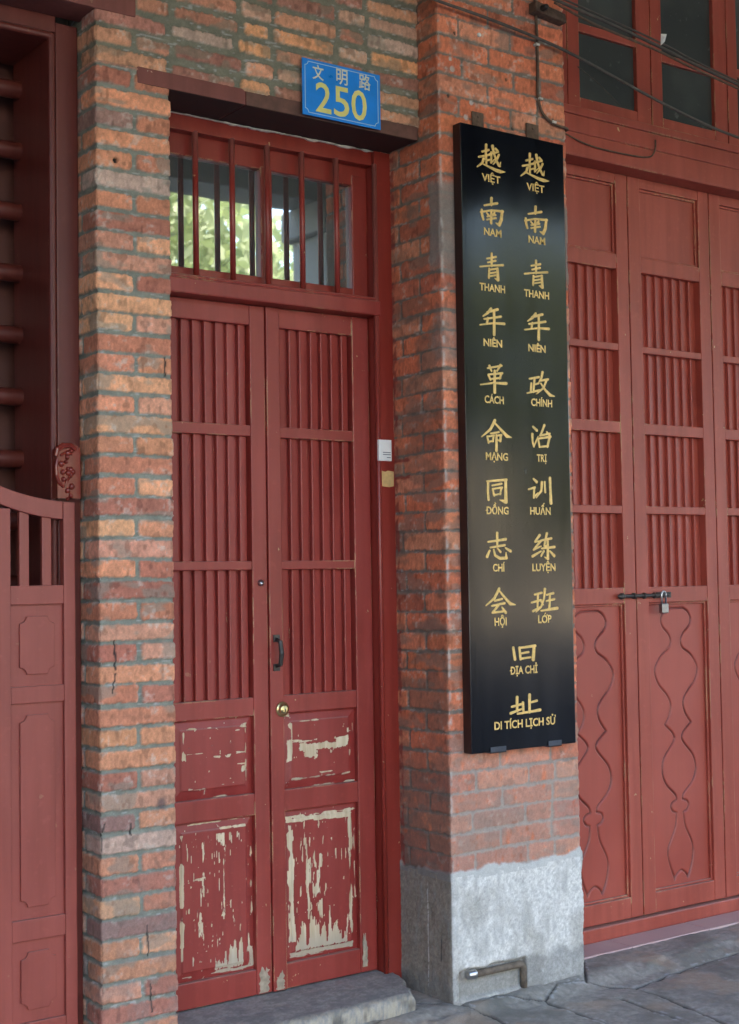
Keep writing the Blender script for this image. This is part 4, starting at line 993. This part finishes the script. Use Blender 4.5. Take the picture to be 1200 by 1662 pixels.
rag.add([(x - .014, y, z + .020), (x + .012, y - .008, z + .022), (x + .016, y + .004, z + .002), (x + .002, y - .006, z - .010), (x - .012, y + .004, z - .026), (x - .006, y - .012, z + .004)], [(0, 5, 1), (1, 5, 2), (2, 5, 3), (3, 5, 4), (4, 5, 0)])
o = part('white_rag', rag, M_WHITE); md = o.modifiers.new('solid', 'SOLIDIFY'); md.thickness = .002
tag(o, 'scrap of white cloth tied to the thick cable before the window', 'rag')

# ------------------------------------------------------------------ ground
def ground():
    big = MB(); big.box(-80, 80, -90, 60, -.6, -.05)
    o = part('ground', big, plain('street_asphalt', (.065, .065, .066), .9, 0, .3, 4)); o['kind'] = 'structure'
    # arcade pavement: coarse sheet away from the view, fine carved slabs in it
    m = MB()
    def sheet(x0, x1, y0, y1): m.box(x0, x1, y0, y1, -.05, .0)
    sheet(-14, 1.4, -1.2, 4.7); sheet(1.4, 5.8, -1.2, 3.1); sheet(5.8, 20, -1.2, 4.7)
    o = part('pavement', m, plain('grey_paving', lin(120, 122, 124), .85, 0, .25, 5, .3)); o['kind'] = 'structure'
    res = .006
    xs = np.arange(1.4, 5.8 + res, res); ys = np.arange(3.1, 4.42, res); X, Y = np.meshgrid(xs, ys)
    D = np.full(X.shape, 9.)
    jl = [[(885, 1624), (930, 1640), (987, 1661), (1030, 1690)], [(1030, 1603), (1075, 1617), (1117, 1634), (1200, 1668), (1260, 1700)], [(885, 1624), (905, 1605), (950, 1598), (990, 1600), (1030, 1603)], [(1010, 1620), (1060, 1640), (1117, 1659)],
          [(1030, 1603), (1090, 1580), (1200, 1547), (1320, 1512)], [(945, 1570), (952, 1600)], [(740, 1640), (800, 1650), (870, 1690)], [(560, 1700), (670, 1640), (740, 1640)], [(885, 1624), (820, 1626), (740, 1640)]]
    for L in jl:
        W = [on_z(u, v, 0) for u, v in L]
        for a, b in zip(W[:-1], W[1:]):
            D = np.minimum(D, seg_dist(X, Y, a, b))
    for x in np.arange(1.7, 2.9, .55): D = np.minimum(D, seg_dist(X, Y, (x, 3.1), (x, 4.0)))
    n = fbm(X / .06, Y / .06, 401, 4); n2 = fbm(X / .015, Y / .015, 411, 3); n3 = fbm(X / .3, Y / .3, 421, 3)
    dd = D + (n - .5) * .018
    g = 1 - sst(.002, .008, dd)
    C = np.array(lin(150, 146, 140)) * (0.62 + .70 * n2[..., None]); C = mix(C, np.array(lin(118, 116, 110)), sst(.45, .65, n3 * .6 + n * .4) * .8)
    C = mix(C, np.array(lin(164, 144, 126)), sst(.56, .75, fbm(X / .2, Y / .15, 431, 3)) * .6)
    C = mix(C, np.array([.42, .43, .44]), (np.exp(-((dd - .016) / .007) ** 2)) * sst(.52, .68, n2 * .5 + n * .5) * .8)
    C = mix(C, np.array([.035, .033, .03]), g * .85)
    base = sst(3.86, 4.02, Y + (n - .5) * .05) * .028
    H = base - g * .007 + (n3 - .5) * .012 + (n - .5) * .006 + (n2 - .5) * .002 - np.exp(-(D / .05) ** 2) * .003
    P = np.stack([X, Y, H], -1); o = grid_mesh('pavement', P, {'Col': np.clip(C, 0, 1)}, M_STONE); o['kind'] = 'structure'
ground()
def doorstep():
    ns = 156; sp = np.concatenate([np.linspace(0, 1, ns), [1.003, 1.005, 1.006]]); dz_ = np.concatenate([np.ones(ns - 2), [.96, .86, .55, .2, -.3]])
    xs = 2.175 + sp * .9
    prof = [(4.03, 0.0), (4.028, .02), (4.027, .045), (4.029, .066), (4.034, .076), (4.044, .081)] + [(y, .083) for y in np.arange(4.056, 4.44, .008)]
    Yp = np.array([p[0] for p in prof]); Zp = np.array([p[1] for p in prof])
    X, Y0 = np.meshgrid(xs, Yp); _, Z0 = np.meshgrid(xs, Zp); Sx, _ = np.meshgrid(sp, Yp)
    X = 2.175 + Sx * (.885 + np.clip(Y0 - 4.03, 0, .4) * .42); Z0 = Z0 * dz_[None, :]
    s = np.concatenate([[0], np.cumsum(np.hypot(np.diff(Yp), np.diff(Zp)))]); _, Sv = np.meshgrid(xs, s)
    n = fbm(X / .04, Sv / .03, 451, 4); n2 = fbm(X / .01, Sv / .01, 461, 3); front = sst(.083, .060, Sv)
    ed = np.exp(-((Sv - .082) / .02) ** 2)
    X = X + (vnoise(Y0 / .05, Y0 * 0, 471) - .5) * .02 * sst(.9, 1.0, Sx); Y = Y0 + (n - .5) * .020 * np.maximum(front, ed) + np.exp(-((1.0 - np.minimum(Sx, 1)) / .02) ** 2) * .008 * np.exp(-((Sv) / .1) ** 2); Z = Z0 + (n - .5) * .004 + (n2 - .5) * .0015 - ed * .006 * sst(.5, .7, n)
    C = np.array(lin(152, 150, 146)) * (0.62 + .7 * n2[..., None]); C = mix(C, np.array(lin(122, 122, 120)), sst(.45, .7, n) * .6)
    C = mix(C, np.array(lin(176, 164, 142)), np.clip(front + ed * .8, 0, 1) * sst(.35, .6, n2) * .7); C = mix(C, np.array([.08, .07, .06]), front * sst(.55, .7, n) * .7)
    C = mix(C, np.array([.07, .065, .06]), sst(.998, 1.003, Sx) * .7)
    P = np.stack([X, Y, Z], -1); o = grid_mesh('doorstep', P, {'Col': np.clip(C, 0, 1)}, M_STONE)
    tag(o, 'worn grey stone doorstep under the peeling double door', 'doorstep')
doorstep()
def tile_strip():
    mb = MB(); x = 3.842
    for L in (.40, .46, .46, .46, .46):
        mb.box(x, x + L - .004, 4.135, YR - .024, .0, .034); x += L
    k = NT('pink_tile'); n = k.noise(40, 3); n2 = k.noise(3, 3)
    k.base(k.mixc(k.ramp(n2, .3, .7), lin(176, 148, 148), lin(190, 164, 160))); k.set(Roughness=.55); k.bump(n, .15, .001)
    o = part('tile_sill', mb, k.m, None, .003); tag(o, 'pinkish tiled sill strip under the folding door', 'sill')
    mb = MB().box(3.84, 6.2, 4.04, 4.133, -.02, .022); o = part('kerb_strip', mb, plain('cement_strip', lin(128, 130, 130), .9, 0, .25, 12, .4), None, .006); o['kind'] = 'structure'
tile_strip()

# ------------------------------------------------------------------ building shell, arcade and the far side of the street
shell = thing('shophouse', 'pale plastered arcade and rooms of the shophouse around the brick front', 'building', (2.0, 4.8, 0))
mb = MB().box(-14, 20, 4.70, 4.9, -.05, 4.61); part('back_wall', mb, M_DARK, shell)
mb = MB().box(-14, 20, .30, 12, 4.60, 4.80); part('arcade_ceiling', mb, M_CEIL, shell)
mb = MB().box(-14, 20, -.05, .30, 4.24, 4.80); part('arcade_beam', mb, M_CEIL, shell, .01)
for x in (-3.85, 5.95, 10.85):
    mb = MB().box(x - .28, x + .28, -.10, .36, -.05, 4.02).box(x - .34, x + .34, -.16, .42, 4.02, 4.24).box(x - .34, x + .34, -.16, .42, -.05, .35); part('arcade_column', mb, M_CEIL, shell, .015)
mb = MB().box(-14, 20, 0, .28, 4.80, 13.2).box(-14, 20, .28, 12, 13.0, 13.2).box(-14, 20, 11.7, 12, -.05, 13.0); part('upper_storey', mb, M_CEIL, shell)
mb = MB().box(-14, XL0 - 1.2, 4.12, 4.69, -.05, 4.61); part('side_wall', mb, M_CEIL, shell)
mb = MB().box(-2.6, -2.4, -.05, 4.12, -.05, 4.61); part('light_blocking_wall', mb, M_CEIL, shell)  # unseen cross wall, added to cut the light arriving from the left
mb = MB().box(6.2, 20, 4.05, 4.69, -.05, 4.61); part('side_wall', mb, M_CEIL, shell)
# opposite buildings and street trees (they light the arcade and show in the panes)
def facade(name, label, x0, x1, h, c, seed):
    t = thing(name, label, 'building', ((x0 + x1) / 2, -24, 0), 'buildings across the street')
    mb = MB().box(x0, x1, -32, -24, -.05, h); part('wall', mb, plain('far_wall_%d' % seed, c, .9, 0, .1, 1), t)
    for fl in range(int(h / 3.3)):
        for i in range(int((x1 - x0) / 2.6)):
            xx = x0 + 1.0 + i * 2.6; zz = .9 + fl * 3.3
            q = MB().box(xx, xx + 1.3, -24.02, -23.93, zz, zz + 1.7); part('window', q, M_DGLASS, t)
facade('far_building', 'cream building across the street reflected at the left of the panes', -22, -3, 5.5, (.42, .38, .31), 1)
facade('far_building', 'pale grey building across the street reflected in the transom panes', -2.4, 15, 7.2, (.42, .42, .40), 2)
facade('far_building', 'ochre building across the street reflected at the right of the panes', 15.6, 36, 5.2, (.40, .34, .25), 3)
def leaf_mat(name, a, b):
    k = NT(name); k.base(k.mixc(k.ramp(k.noise(1.3, 3), .35, .65), a, b)); k.set(Roughness=.5); k.p.inputs['Subsurface Weight'].default_value = 0
    tr = k.n('BsdfTranslucent'); tr.inputs[0].default_value = (b[0] * 1.4, b[1] * 1.5, b[2], 1); mx = k.n('MixShader'); mx.inputs[0].default_value = .5
    k.l(k.p.outputs[0], mx.inputs[1]); k.l(tr.outputs[0], mx.inputs[2]); k.l(mx.outputs[0], k.o.inputs[0]); return k.m
M_LEAF = leaf_mat('street_tree_leaf', (.12, .14, .085), (.26, .28, .17))
M_BARK = plain('bark', (.13, .10, .08), .9, 0, .3, 8, .6)
def tree(x, y, h, r, seed, label):
    rng = random.Random(seed); t = thing('street_tree', label, 'tree', (x, y, 0), 'street trees across the road')
    mb = MB().tube([(x, y, -.1), (x + .05, y, h * .25), (x - .05, y + .1, h * .45), (x, y, h * .7)], [.22, .17, .13, .05], 10)
    cl = []
    for i in range(11):
        a = rng.uniform(0, 6.28); rr = r * rng.uniform(.3, .95); z = h * rng.uniform(.36, .98)
        p = (x + rr * math.cos(a), y + rr * math.sin(a), z); cl.append(p)
        mb.tube([(x, y, h * rng.uniform(.3, .5)), ((x + p[0]) / 2, (y + p[1]) / 2, z * .8), p], [.07, .05, .015], 6)
    part('trunk', mb, M_BARK, t, 0, True)
    V = []; F = []
    for c in cl + [(x, y, h * .8), (x, y, h * .6)]:
        R_ = r * rng.uniform(.32, .5)
        for i in range(520):
            u = Vector((rng.gauss(0, 1), rng.gauss(0, 1), rng.gauss(0, .8))).normalized() * (R_ * rng.random() ** .4)
            p = Vector(c) + u; s = rng.uniform(.08, .17); a = Vector((rng.gauss(0, 1), rng.gauss(0, 1), rng.gauss(0, 1))).normalized(); b = a.orthogonal().normalized()
            o = len(V); V += [tuple(p - a * s), tuple(p + b * s * .45), tuple(p + a * s), tuple(p - b * s * .45)]; F.append((o, o + 1, o + 2, o + 3))
    q = MB(); q.add(V, F); part('crown', q, M_LEAF, t)
tree(7.2, -9.5, 7.5, 2.8, 1, 'tall street tree reflected in the middle of the transom panes')
tree(11.2, -10.5, 8.0, 3.0, 2, 'street tree reflected at the right of the transom panes')
tree(2.8, -10, 7.2, 2.6, 3, 'street tree reflected at the left of the transom panes')
tree(-3.0, -10.5, 8.2, 2.8, 4, 'broad street tree across the road, farthest left of the row')
tree(18.9, -9.8, 7.8, 2.7, 5, 'street tree across the road near the right end of the row')
tree(20.4, -15.0, 8.6, 2.7, 6, 'street tree standing back near the far pavement')
